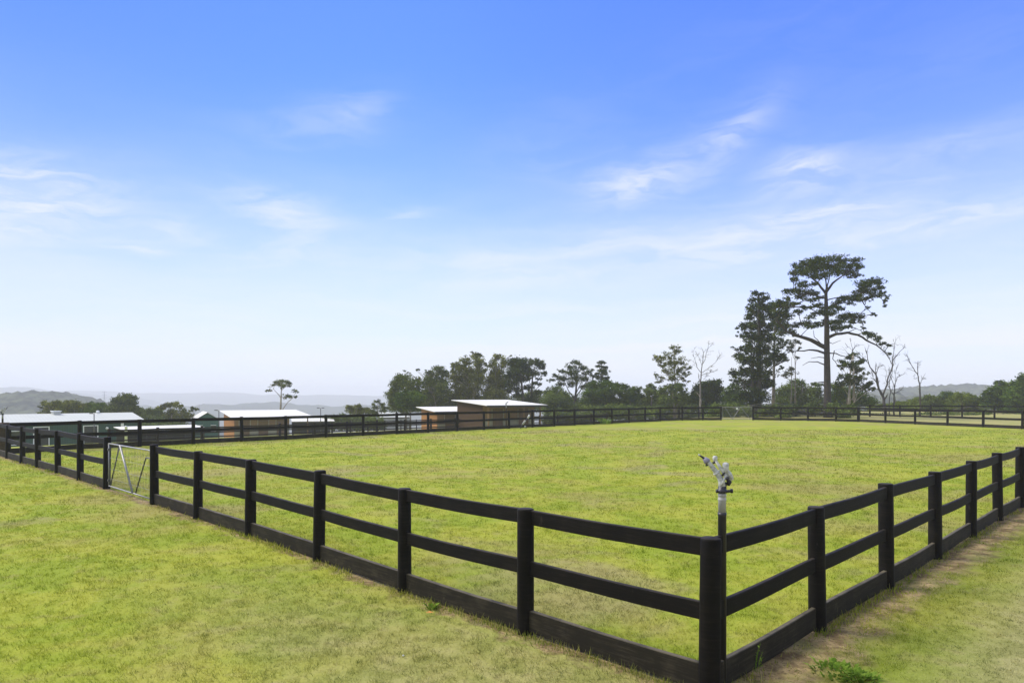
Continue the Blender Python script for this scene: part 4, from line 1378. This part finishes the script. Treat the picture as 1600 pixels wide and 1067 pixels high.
dead_tree('pale bare dead tree with upswept branches left of the conifer', 4, 1064, 90,
          [([(1064, 590), (1072, 440), (1078, 310)], .17, .09), ([(1078, 310), (1092, 220), (1090, 130)], .08, .03), ([(1092, 240), (1120, 150), (1142, 60)], .05, .02),
           ([(1078, 310), (1045, 270), (1028, 200), (1005, 130)], .06, .02), ([(1078, 315), (1130, 280), (1190, 230), (1240, 150)], .05, .015), ([(1082, 330), (1150, 310), (1210, 288)], .045, .015),
           ([(1086, 270), (1060, 190), (1040, 165)], .04, .015), ([(1095, 365), (1130, 330), (1160, 290)], .03, .012)], .17, bark='bark_grey')

# --- conifer and companions (view 5)
tree('conifer_tree', 'tall dense dark conifer with a ragged column crown left of the big pine', 'tree', 5, 245, 84,
     [(245, 262, 42, 18), (270, 290, 50, 24), (215, 300, 36, 20), (210, 345, 40, 26), (280, 340, 50, 30), (250, 380, 60, 34), (195, 400, 36, 28), (300, 400, 50, 36), (145, 468, 34, 14), (185, 455, 50, 28), (240, 450, 60, 40), (300, 470, 50, 40),
      (140, 515, 30, 12), (200, 520, 60, 36), (270, 530, 70, 44), (98, 582, 14, 5), (150, 590, 40, 22), (210, 590, 60, 40), (285, 600, 60, 44), (130, 640, 40, 26), (190, 650, 70, 40), (270, 670, 70, 44), (340, 650, 60, 36), (390, 655, 34, 18),
      (105, 735, 40, 28), (160, 725, 60, 36), (230, 740, 70, 50), (290, 745, 50, 44), (120, 775, 40, 20), (180, 800, 70, 40), (250, 810, 70, 46), (310, 800, 50, 36), (200, 860, 60, 44), (260, 880, 60, 50), (220, 920, 50, 34), (150, 870, 40, 30)],
     'conifer', 'bark_dark', MG, 1.5, L=.24, fuzz=.17, halo=.2, grow=1.0, trunk=[(245, 1010), (250, 800), (255, 560), (248, 270)], trunk_r=.42, depth=.6,
     trunks=[[(245, 1010), (250, 800), (255, 560), (248, 270)], [(205, 1000), (212, 800), (220, 600)]])
tree('gum_tree', 'thin grey gum with a sparse hazy crown between the conifer and the big pine', 'tree', 5, 336, 92,
     [(345, 330, 50, 22), (390, 330, 40, 24), (310, 350, 40, 24), (350, 390, 50, 28), (400, 400, 40, 34), (365, 450, 50, 40), (410, 470, 36, 30), (340, 520, 36, 40), (380, 560, 34, 36), (350, 620, 30, 40), (390, 640, 36, 22), (420, 550, 20, 20), (380, 700, 20, 14)],
     'pine', 'bark_grey', MG, 1.25, L=.26, trunk=[(334, 1000), (340, 760), (344, 480), (350, 350)], trunk_r=.22)
tree('gum_tree', 'slender bare stemmed sapling left of the big pine trunk', 'tree', 5, 468, 94,
     [(440, 575, 30, 16), (470, 560, 30, 20), (435, 600, 24, 14), (480, 640, 24, 10), (430, 735, 50, 10), (400, 750, 40, 10), (450, 710, 36, 12), (490, 590, 16, 12)],
     'thin_grey', 'bark_grey', MG, 1.1, L=.24, trunk=[(468, 1000), (468, 780), (465, 560)], trunk_r=.11, trunks=[[(468, 1000), (468, 780), (465, 560)], [(440, 990), (446, 800), (445, 640)]])
# the big pine
tree('pine_tree', 'tallest flat topped pine with a thick straight trunk and long crooked limbs', 'tree', 5, 660, 79,
     [(670, 58, 62, 16), (600, 68, 60, 18), (735, 62, 50, 16), (830, 62, 38, 16), (540, 85, 50, 20), (480, 100, 34, 20), (455, 135, 30, 22), (520, 135, 48, 26), (600, 110, 60, 24), (690, 100, 60, 24), (770, 95, 50, 22), (845, 105, 36, 18), (825, 140, 40, 14), (750, 140, 44, 16),
      (640, 150, 44, 18), (570, 160, 40, 18), (460, 180, 30, 14), (500, 195, 36, 10), (810, 160, 30, 8),
      (430, 250, 34, 16), (470, 245, 44, 16), (530, 250, 50, 16), (590, 262, 40, 12), (418, 285, 20, 12), (500, 280, 50, 12), (560, 300, 40, 10), (470, 320, 36, 10), (600, 330, 36, 12),
      (880, 205, 52, 20), (930, 185, 44, 18), (960, 195, 28, 18), (970, 230, 28, 20), (900, 240, 56, 20), (850, 255, 44, 16), (830, 280, 40, 14), (930, 270, 36, 16), (985, 270, 22, 22), (1000, 305, 14, 20), (890, 290, 34, 12), (930, 388, 20, 10), (895, 345, 14, 10), (1000, 335, 10, 12),
      (760, 290, 44, 12), (720, 315, 40, 12), (790, 320, 30, 8), (800, 390, 50, 16), (755, 400, 46, 18), (840, 408, 40, 14), (730, 430, 46, 14), (800, 430, 40, 12), (865, 432, 22, 8),
      (520, 440, 44, 14), (480, 450, 34, 14), (560, 455, 36, 12), (590, 440, 24, 8), (730, 465, 50, 12), (690, 470, 34, 10), (770, 460, 30, 10), (640, 370, 44, 18), (590, 380, 30, 10), (690, 380, 36, 14), (650, 420, 30, 12), (520, 215, 40, 10), (580, 205, 34, 12), (610, 290, 34, 12), (540, 345, 40, 10), (480, 370, 34, 12), (700, 345, 36, 12), (740, 350, 30, 8), (690, 440, 34, 12), (620, 450, 30, 10), (560, 400, 34, 9), (700, 130, 44, 16), (640, 95, 50, 18), (560, 120, 44, 18), (820, 300, 34, 10), (860, 300, 30, 10),
      (895, 495, 30, 10), (930, 510, 36, 12), (965, 535, 30, 12), (990, 560, 28, 10), (1020, 575, 16, 10), (875, 465, 18, 8), (1028, 620, 12, 8),
      (410, 340, 50, 20), (370, 320, 40, 20), (380, 370, 44, 22), (420, 390, 34, 18), (360, 420, 34, 16), (400, 450, 36, 18), (430, 490, 40, 14), (380, 500, 34, 12), (470, 505, 24, 8), (340, 350, 36, 18)],
     'pine', 'bark_pine', MG, 1.45, L=.20, trunk_r=.45, depth=.5, fuzz=.22, halo=.42, grow=1.12,
     trunk=[(664, 1020), (660, 900), (658, 760), (656, 600), (655, 450), (652, 340), (650, 270), (655, 225)],
     limbs=[([(652, 585), (590, 553), (530, 528), (470, 512), (420, 490), (375, 445), (350, 425)], -1.0, .27, .06), ([(652, 620), (600, 602), (550, 597), (490, 603), (430, 608)], .8, .15, .03),
            ([(654, 690), (600, 668), (550, 667), (510, 690)], -.5, .08, .02), ([(655, 650), (610, 640), (560, 648)], .6, .06, .02), ([(660, 525), (710, 503), (780, 494), (840, 508), (890, 540), (950, 568), (1000, 610), (1030, 655)], -.8, .20, .03),
            ([(654, 355), (700, 330), (740, 305), (790, 290), (840, 270), (900, 240)], .8, .20, .05), ([(653, 250), (690, 200), (730, 170), (780, 135)], .4, .16, .04), ([(651, 265), (620, 225), (600, 195), (560, 165), (520, 140)], -.5, .16, .04),
            ([(652, 245), (650, 190), (640, 130), (620, 90)], .5, .10, .03), ([(655, 240), (668, 180), (690, 110)], -.6, .09, .03), ([(652, 345), (590, 340), (520, 345), (440, 340), (390, 345)], -.9, .12, .03), ([(652, 400), (600, 375), (540, 340), (490, 320)], .9, .08, .02),
            ([(650, 290), (590, 275), (520, 262), (450, 255)], .8, .09, .03), ([(656, 450), (610, 430), (560, 440), (510, 445)], .5, .08, .03), ([(658, 470), (720, 440), (780, 410), (840, 400)], -.7, .09, .03), ([(660, 615), (710, 618), (770, 638), (830, 650)], .4, .09, .02),
            ([(700, 600), (690, 650), (720, 690), (750, 730)], .2, .06, .015), ([(656, 300), (720, 285), (800, 270)], -.4, .08, .03), ([(640, 790), (600, 790)], -.2, .10, .03), ([(658, 545), (690, 560), (740, 540)], .6, .05, .015),
            ([(780, 494), (830, 470), (880, 500)], .3, .05, .02), ([(620, 560), (580, 520), (575, 480)], -.3, .05, .02), ([(850, 265), (880, 330), (925, 385)], -.2, .05, .02), ([(930, 260), (980, 290), (1005, 340)], .3, .05, .015)])
tree('pine_tree', 'young tufted pine right of the big trunk in front of the bare snag', 'tree', 5, 800, 88,
     [(812, 632, 40, 24), (760, 675, 36, 22), (850, 668, 34, 22), (800, 690, 40, 24), (740, 700, 26, 14), (830, 715, 44, 22), (890, 738, 24, 9), (760, 755, 44, 22), (850, 765, 40, 18), (800, 790, 50, 26), (900, 800, 34, 18), (740, 800, 36, 20), (860, 820, 54, 24), (920, 830, 24, 14)],
     'pine', 'bark_pale', MG, 1.9, L=.26, trunk=[(787, 1000), (789, 850), (795, 740), (808, 630)], trunk_r=.18, trunks=[[(787, 1000), (789, 850), (795, 740), (808, 630)], [(816, 900), (818, 780), (812, 620)]])
tree('shrub', 'grey green undergrowth left of the big pine trunk', 'shrub', 5, 500, 98,
     [(480, 795, 46, 24), (440, 830, 50, 34), (520, 840, 60, 34), (390, 850, 60, 40), (590, 850, 50, 36), (470, 890, 80, 44), (570, 900, 70, 40), (380, 910, 60, 40), (610, 800, 36, 10), (580, 800, 24, 10)], 'bush_far', 'bark_grey', MG, 2.2)
tree('shrub', 'dark undergrowth right of the big pine trunk', 'shrub', 5, 780, 97,
     [(710, 820, 40, 26), (750, 850, 60, 40), (700, 880, 50, 40), (800, 880, 70, 44), (870, 890, 60, 40), (760, 920, 90, 36), (920, 910, 40, 30), (690, 920, 40, 30)], 'bush', 'bark_grey', MG, 2.3)
dead_tree('bare forked snag rising behind the young tufted pine', 5, 815, 95, [([(815, 940), (814, 700), (810, 590)], .14, .06), ([(810, 590), (800, 560), (790, 530)], .04, .015), ([(810, 595), (835, 565), (880, 570)], .04, .012), ([(812, 600), (780, 580), (765, 560)], .03, .012)], .1, twigs=4)
dead_tree('crooked dead tree with a dark leaning trunk and thick bent limbs', 5, 1003, 84,
          [([(1003, 1000), (1000, 930), (988, 870), (965, 830)], .28, .18), ([(985, 870), (955, 800), (950, 760)], .14, .08), ([(965, 830), (945, 740), (905, 680), (885, 600)], .16, .04), ([(988, 868), (1015, 800), (1040, 720), (1045, 650)], .14, .05),
           ([(1045, 660), (1080, 620), (1125, 575)], .07, .02), ([(1045, 650), (1060, 580), (1065, 520)], .06, .015), ([(1040, 680), (1015, 620), (990, 590)], .05, .02), ([(950, 760), (960, 700), (990, 690)], .05, .015), ([(905, 680), (870, 640), (840, 615)], .05, .015), ([(960, 810), (930, 760), (920, 720)], .05, .015)], .28, twigs=6)
dead_tree('thin dead tree with fine upright branches right of the crooked one', 5, 1057, 88,
          [([(1057, 1000), (1056, 880), (1058, 820)], .15, .09), ([(1058, 820), (1040, 770), (1030, 700)], .06, .02), ([(1058, 820), (1075, 760), (1120, 740)], .06, .015), ([(1056, 860), (1090, 840), (1115, 815)], .05, .015), ([(1058, 830), (1065, 760), (1070, 700)], .05, .015), ([(1056, 870), (1030, 830), (1015, 790)], .045, .015)], .15, twigs=6)
dead_tree('very thin straight dead stem between the two dead trees', 5, 1028, 90, [([(1028, 1000), (1028, 880), (1032, 760)], .10, .05), ([(1032, 760), (1048, 690), (1050, 640)], .05, .02), ([(1030, 800), (1010, 740), (1000, 690)], .03, .012)], .1, twigs=5)
dead_tree('lone dead tree furthest right with a forked broken top', 5, 1210, 86,
          [([(1210, 1000), (1210, 900), (1208, 800)], .18, .12), ([(1208, 800), (1195, 740), (1160, 690), (1138, 640)], .10, .03), ([(1197, 745), (1195, 700), (1196, 665)], .07, .03), ([(1208, 805), (1225, 770), (1243, 735)], .05, .015), ([(1200, 760), (1180, 770), (1172, 750)], .04, .012), ([(1160, 690), (1140, 660), (1132, 625)], .03, .012)], .18, twigs=5)
# --- shrubs and trees on the right (view 6)
RG = 'shrubs and trees beyond the right paddock'
tree('bushy_tree', 'big dark green tree mass at the right edge behind the paddock fence', 'tree', 6, 1560, 96,
     [(1590, 350, 60, 44), (1640, 330, 80, 50), (1520, 400, 70, 48), (1600, 430, 90, 60), (1700, 400, 90, 80), (1450, 450, 70, 44), (1540, 490, 110, 60), (1650, 520, 120, 70), (1480, 540, 90, 54), (1580, 600, 140, 60), (1720, 620, 120, 70), (1450, 620, 80, 50), (1520, 680, 120, 50), (1650, 700, 120, 50)], 'bush', 'bark_grey', RG, 2.3, L=.30)
tree('bushy_tree', 'dark green rounded tree left of the big tree mass at the right edge', 'tree', 6, 1330, 100,
     [(1350, 395, 66, 34), (1420, 420, 60, 40), (1290, 450, 66, 44), (1370, 470, 90, 54), (1240, 510, 70, 44), (1330, 540, 110, 54), (1430, 540, 80, 60), (1220, 570, 70, 44), (1300, 610, 120, 50), (1400, 640, 100, 60), (1200, 640, 70, 44)], 'bush', 'bark_grey', RG, 2.3, L=.30)
tree('shrub', 'yellow green shrub with a soft mounded crown in the right shrubbery', 'shrub', 6, 960, 104,
     [(930, 520, 70, 30), (1010, 530, 80, 34), (870, 560, 60, 36), (960, 580, 100, 50), (1060, 560, 70, 44), (840, 610, 50, 36), (930, 640, 100, 44), (1040, 640, 90, 50), (1120, 590, 60, 50), (1130, 660, 70, 40)], 'bush_yellow', 'bark_grey', RG, 2.3)
tree('shrub', 'dark green bush behind the yellow shrub in the right shrubbery', 'shrub', 6, 790, 112, [(800, 505, 70, 24), (750, 540, 60, 34), (840, 530, 60, 34), (780, 580, 80, 40), (720, 610, 50, 40), (770, 650, 90, 40)], 'bush', 'bark_grey', RG, 2.4)
tree('shrub', 'mid green bush right of the lone dead tree', 'shrub', 6, 640, 108, [(620, 540, 60, 28), (680, 560, 50, 34), (570, 570, 60, 36), (640, 600, 80, 44), (540, 620, 60, 40), (620, 660, 110, 40), (700, 640, 50, 50)], 'bush_far', 'bark_grey', RG, 2.3)
tree('shrub', 'low yellowish shrub behind the lone dead tree', 'shrub', 6, 470, 110, [(480, 560, 46, 24), (430, 590, 60, 30), (510, 600, 60, 36), (400, 630, 80, 34), (480, 650, 100, 40)], 'bush_yellow', 'bark_grey', RG, 2.3)
tree('shrub', 'low yellow green hedge at the feet of the dead trees', 'shrub', 6, 240, 112, [(330, 600, 60, 24), (260, 620, 60, 28), (180, 630, 70, 28), (100, 640, 70, 30), (30, 640, 60, 34), (300, 650, 90, 36), (160, 670, 110, 34), (20, 690, 80, 34), (380, 670, 60, 34)], 'bush_yellow', 'bark_grey', RG, 2.3)
tree('shrub', 'low green scrub under the right paddock fence line', 'shrub', 6, 900, 92, [(620, 720, 90, 26), (760, 715, 80, 24), (900, 725, 100, 24), (1040, 720, 90, 26), (1180, 715, 90, 30), (500, 730, 70, 22), (380, 735, 70, 18)], 'bush_far', 'bark_grey', RG, 2.0)
tree('shrub', 'low dark scrub behind the far gate and paddock fence', 'shrub', 4, 1300, 96, [(1180, 600, 90, 30), (1320, 590, 90, 40), (1450, 600, 90, 36), (1560, 610, 80, 36), (1680, 600, 90, 40)] + [(1170 + 80 * k, 645, 70, 34) for k in range(9)], 'bush', 'bark_grey', MG, 2.2)
tree('shrub', 'long grey green thicket under the middle trees behind the fence', 'shrub', 4, 600, 100, [(60, 590, 90, 40), (200, 600, 90, 36), (340, 600, 90, 36), (480, 600, 90, 36), (620, 600, 90, 36), (760, 600, 90, 34), (900, 600, 90, 34), (1030, 600, 80, 34)] + [(40 + 75 * k, 650, 70, 34) for k in range(15)], 'bush_far', 'bark_grey', MG, 2.2)
tree('shrub', 'grey green thicket behind the fence right of the large stable', 'shrub', 3, 1400, 100, [(1290, 590, 60, 40), (1370, 590, 60, 40), (1450, 600, 70, 36), (1540, 600, 70, 36)] + [(1270 + 55 * k, 650, 50, 36) for k in range(7)], 'bush_far', 'bark_grey', GR, 2.2)
tree('shrub', 'dark low thicket behind the far fence between the gate and the corner post', 'shrub', 5, 560, 83, [(230 + 58 * k, 945 + 6 * (k % 2), 44, 30) for k in range(-4, 11)] + [(220 + 60 * k, 995, 44, 26) for k in range(-4, 11)], 'bush_far', 'bark_grey', MG, 2.0)
tree('shrub', 'green low hedge at the back of the dull right paddock', 'shrub', 6, 700, 94, [(-60 + 95 * k, 735, 70, 28) for k in range(19)], 'bush', 'bark_grey', RG, 1.9)
tree('shrub', 'continuous dark thicket filling the gaps behind the middle trees', 'shrub', 4, 500, 121, [(-10 + 88 * k, 510 + 22 * ((k * 7) % 3), 62, 40) for k in range(13)] + [(20 + 88 * k, 575, 66, 44) for k in range(13)], 'bush', 'bark_grey', MG, 2.0)
tree('shrub', 'continuous dark thicket behind the grove and the stables', 'shrub', 3, 600, 120, [(70 + 92 * k, 440 + 26 * ((k * 5) % 3), 64, 44) for k in range(13)] + [(90 + 92 * k, 520, 66, 50) for k in range(14)], 'gum', 'bark_grey', GR, 2.0)
# --- left side (views 1 and 2)
LG = 'trees behind the green shed'
tree('gum_tree', 'flat topped olive tree above the roof vent of the green shed', 'tree', 1, 320, 112, [(300, 285, 40, 18), (345, 280, 40, 20), (265, 300, 22, 10), (330, 310, 50, 24), (380, 300, 40, 26), (300, 340, 60, 30), (370, 340, 50, 34)], 'gum_olive', 'bark_pale', LG, 2.0)
tree('bushy_tree', 'rounded olive tree in the middle of the row behind the green shed', 'tree', 1, 460, 114, [(420, 275, 36, 18), (470, 290, 46, 22), (420, 310, 50, 30), (500, 300, 40, 24), (460, 340, 70, 40), (530, 330, 40, 34)], 'gum_olive', 'bark_grey', LG, 2.3)
tree('bushy_tree', 'dark green round tree left of the domed tree behind the green shed', 'tree', 1, 600, 114, [(580, 290, 40, 18), (630, 300, 36, 24), (550, 310, 40, 30), (600, 330, 70, 36), (650, 340, 30, 30)], 'bush', 'bark_grey', LG, 2.4)
tree('bushy_tree', 'tallest domed dark tree above the right end of the green shed', 'tree', 1, 765, 112, [(782, 240, 44, 20), (740, 260, 40, 22), (820, 260, 40, 26), (700, 300, 36, 26), (770, 285, 60, 30), (840, 295, 26, 26), (720, 330, 60, 34), (800, 325, 60, 34), (850, 330, 26, 30), (760, 360, 80, 30)], 'gum', 'bark_dark', LG, 2.5)
tree('gum_tree', 'pale low gums between the domed tree and the high canopied gum', 'tree', 1, 930, 116, [(880, 330, 36, 18), (930, 330, 36, 18), (970, 340, 40, 24), (900, 360, 60, 26), (960, 390, 80, 34), (880, 400, 60, 34), (920, 440, 80, 30)], 'bush_far', 'bark_pale', LG, 2.0)
tree('gum_tree', 'wide gum with an arched high canopy left of the teal cottage', 'tree', 1, 1070, 118, [(1090, 285, 34, 14), (1050, 292, 40, 14), (1015, 300, 26, 20), (990, 320, 26, 22), (1125, 305, 26, 16), (1080, 330, 40, 14), (1150, 335, 40, 20), (1180, 360, 30, 24), (1060, 360, 70, 22), (1120, 370, 60, 24), (1080, 410, 90, 34)], 'gum_olive', 'bark_pale', LG, 2.0, L=.28)
tree('gum_tree', 'tiny dark crowned gum just left of the cottage gable', 'tree', 1, 1212, 124, [(1205, 312, 18, 12), (1225, 322, 20, 12), (1195, 325, 14, 10)], 'gum', 'bark_pale', LG, 2.2, L=.26)
tree('gum_tree', 'lone slim gum with flat tufted crown above the long orange stable', 'tree', 2, 292, 116,
     [(300, 78, 50, 14), (345, 92, 36, 18), (255, 92, 40, 14), (225, 108, 26, 11), (300, 105, 46, 16), (360, 112, 22, 14), (300, 125, 18, 12), (200, 148, 24, 10), (185, 156, 12, 6), (400, 155, 28, 11), (425, 165, 16, 8), (340, 195, 38, 12), (370, 200, 24, 10), (412, 200, 24, 9), (325, 210, 18, 8)],
     'gum', 'bark_pale', 'gums seen over the left stable', 1.5, L=.20, fuzz=.22, halo=.25, grow=.98, trunk=[(292, 480), (292, 300), (296, 200), (300, 110)], trunk_r=.22,
     limbs=[([(308, 480), (310, 295), (345, 245), (375, 215)], .5, .11, .03), ([(296, 210), (265, 170), (238, 140), (205, 152)], -.6, .07, .02), ([(300, 150), (330, 120), (345, 95)], .3, .05, .02), ([(298, 190), (300, 160), (290, 110)], .3, .05, .02), ([(345, 245), (385, 210), (410, 165)], .2, .05, .02)])
LG2 = 'low trees between the stables'
tree('bushy_tree', 'bright green bush low behind the fence in front of the misty valley', 'tree', 2, 890, 116, [(830, 282, 36, 18), (895, 275, 50, 18), (950, 298, 44, 20), (850, 310, 50, 24), (920, 315, 70, 26), (990, 315, 40, 20)], 'gum_olive', 'bark_grey', LG2, 2.3, L=.26)
tree('gum_tree', 'sparse small gum left of the dark grove with see through crown', 'tree', 2, 1050, 114, [(1050, 235, 34, 14), (1085, 258, 34, 16), (1020, 262, 26, 14), (1060, 285, 50, 16), (1110, 285, 22, 12), (1090, 310, 40, 16), (1030, 320, 40, 18)], 'gum', 'bark_pale', LG2, 1.6, L=.24)
tree('shrub', 'grey green hedge behind the fence between the white shelter and the grove', 'shrub', 2, 850, 106, [(680, 370, 60, 24), (760, 365, 70, 26), (850, 370, 70, 26), (940, 372, 70, 26), (1030, 375, 70, 24), (700, 400, 70, 24), (800, 402, 80, 24), (920, 402, 90, 24), (1030, 404, 80, 24)] + [(640 + 62 * k, 440, 50, 24) for k in range(8)], 'bush_far', 'bark_grey', LG2, 2.3)
tree('shrub', 'pale grey scrub behind the fence between the green shed and the cottage', 'shrub', 1, 1050, 106, [(930, 420, 50, 22), (1000, 425, 60, 22), (1080, 425, 60, 24), (1150, 430, 50, 22), (960, 450, 70, 22), (1090, 452, 80, 22)], 'bush_far', 'bark_grey', LG2, 2.2)

# ------------------------------------------------------------------ weeds and small things by the fence


def weed(px, py, label, kind, n, h, spread, seed, Z=None):
    rng = np.random.default_rng(seed)
    Z = Z or EYE * F_PX / (py - YH)
    X = (px - 800) / F_PX * Z
    z = tz(X, Z)
    root_mat = {'leafy': 'weed', 'stalk': 'weed', 'dry': 'straw'}[kind]
    V, T = [], []
    for i in range(n):
        a = rng.random() * 6.28; rr = spread * math.sqrt(rng.random())
        b = np.array([math.cos(a) * rr, math.sin(a) * rr, -.01])
        hh = h * rng.uniform(.3, 1.2)
        out = np.array([math.cos(a), math.sin(a), 0]) * hh * rng.uniform(.15, 1.3 if kind == 'leafy' else .3)
        side = np.array([-math.sin(a), math.cos(a), 0]) * (.019 if kind == 'leafy' else .004) * rng.uniform(.7, 1.3)
        mid = b + out * .45 + np.array([0, 0, hh * .62]); tip = b + out + np.array([0, 0, hh * (.8 if kind == 'leafy' else 1.0)])
        V += [b - side * .4, b + side * .4, mid + side, mid - side, mid - side, mid + side, tip + side * .12, tip - side * .12]
        t = rng.random(); T += [t, t]
        if kind == 'stalk':
            for k in range(7):
                f = .3 + .1 * k
                c = b + out * f + np.array([0, 0, hh * f]); q = rng.random() * 6.28
                e = np.array([math.cos(q), math.sin(q), .6]) * .03; s2 = np.array([-math.sin(q), math.cos(q), 0]) * .008
                V += [c, c + e * .5 + s2, c + e, c + e * .5 - s2]; T.append(rng.random())
    o = np_mesh('weed', np.array(V), 4, M[root_mat], None, np.array(T))
    o.location = (X, Z, z)
    tag(o, label, 'weed', 'weeds along the fence lines')


weed(1310, 1050, 'large bright green leafy weed clump beside the dirt strip at the bottom right', 'leafy', 130, .07, .24, 1)
weed(1345, 1062, 'bright green leafy weed cut by the bottom edge at the right', 'leafy', 120, .08, .15, 2)
weed(1178, 1050, 'tall green seeding stalk growing beside the near right kickboard', 'stalk', 5, .28, .05, 3)
weed(1386, 917, 'short green grass sprig at the foot of the second right fence post', 'leafy', 16, .12, .06, 4)
weed(1558, 812, 'pale upright stalks at the foot of the fifth right fence post', 'dry', 34, .20, .16, 5)
weed(642, 914, 'single dry seed stalk at the foot of the third fence post', 'dry', 6, .20, .03, 9)
weed(676, 950, 'small green weed with an orange leaf under it near the left kickboard', 'leafy', 40, .07, .06, 10)
weed(944, 661, 'yellow green weed clump in front of the far fence', 'leafy', 160, .55, .55, 11, 62)

root_v = np.array([(-.05, 0, .012), (0, -.022, .02), (.055, .004, .014), (0, .024, .024)])
o = np_mesh('fallen_leaf', root_v, 4, plain('orange dead leaf', (.55, .26, .05), .7, 0, .2, 40))
p = at(671, 962, EYE * F_PX / (962 - YH)); o.location = (p.x, p.y, .03); o.rotation_euler = (.2, .1, .4)
tag(o, 'orange dead leaf lying on the grass near the left kickboard', 'leaf')
mb = MB(); mb.lathe([(.003, .0), (.010, .003), (.012, .008), (.008, .012), (.002, .014)], sides=9); o = mb.build('pebble', M['white_paint'], None, True)
p = at(630, 1028, EYE * F_PX / (1028 - YH)); o.location = (p.x, p.y, .022); tag(o, 'small white pebble lying in the mown grass in the foreground', 'pebble')

# ------------------------------------------------------------------ haze over the whole valley
HAZE = 0.00055
mb = MB(); mb.box((0, 2000, -135), (9000, 4800, 356))
m = bpy.data.materials.new('valley haze'); m.use_nodes = True
nt = m.node_tree
nt.nodes.remove(nt.nodes['Principled BSDF'])
vol = nt.nodes.new('ShaderNodeVolumePrincipled')
vol.inputs['Color'].default_value = (.97, .99, .965, 1)
vol.inputs['Density'].default_value = HAZE
vol.inputs['Anisotropy'].default_value = 0.0
nt.links.new(vol.outputs[0], nt.nodes['Material Output'].inputs['Volume'])
hz = mb.build('haze', m)
tag(hz, kind='stuff', label='pale valley haze that fades the far hills', cat='haze')
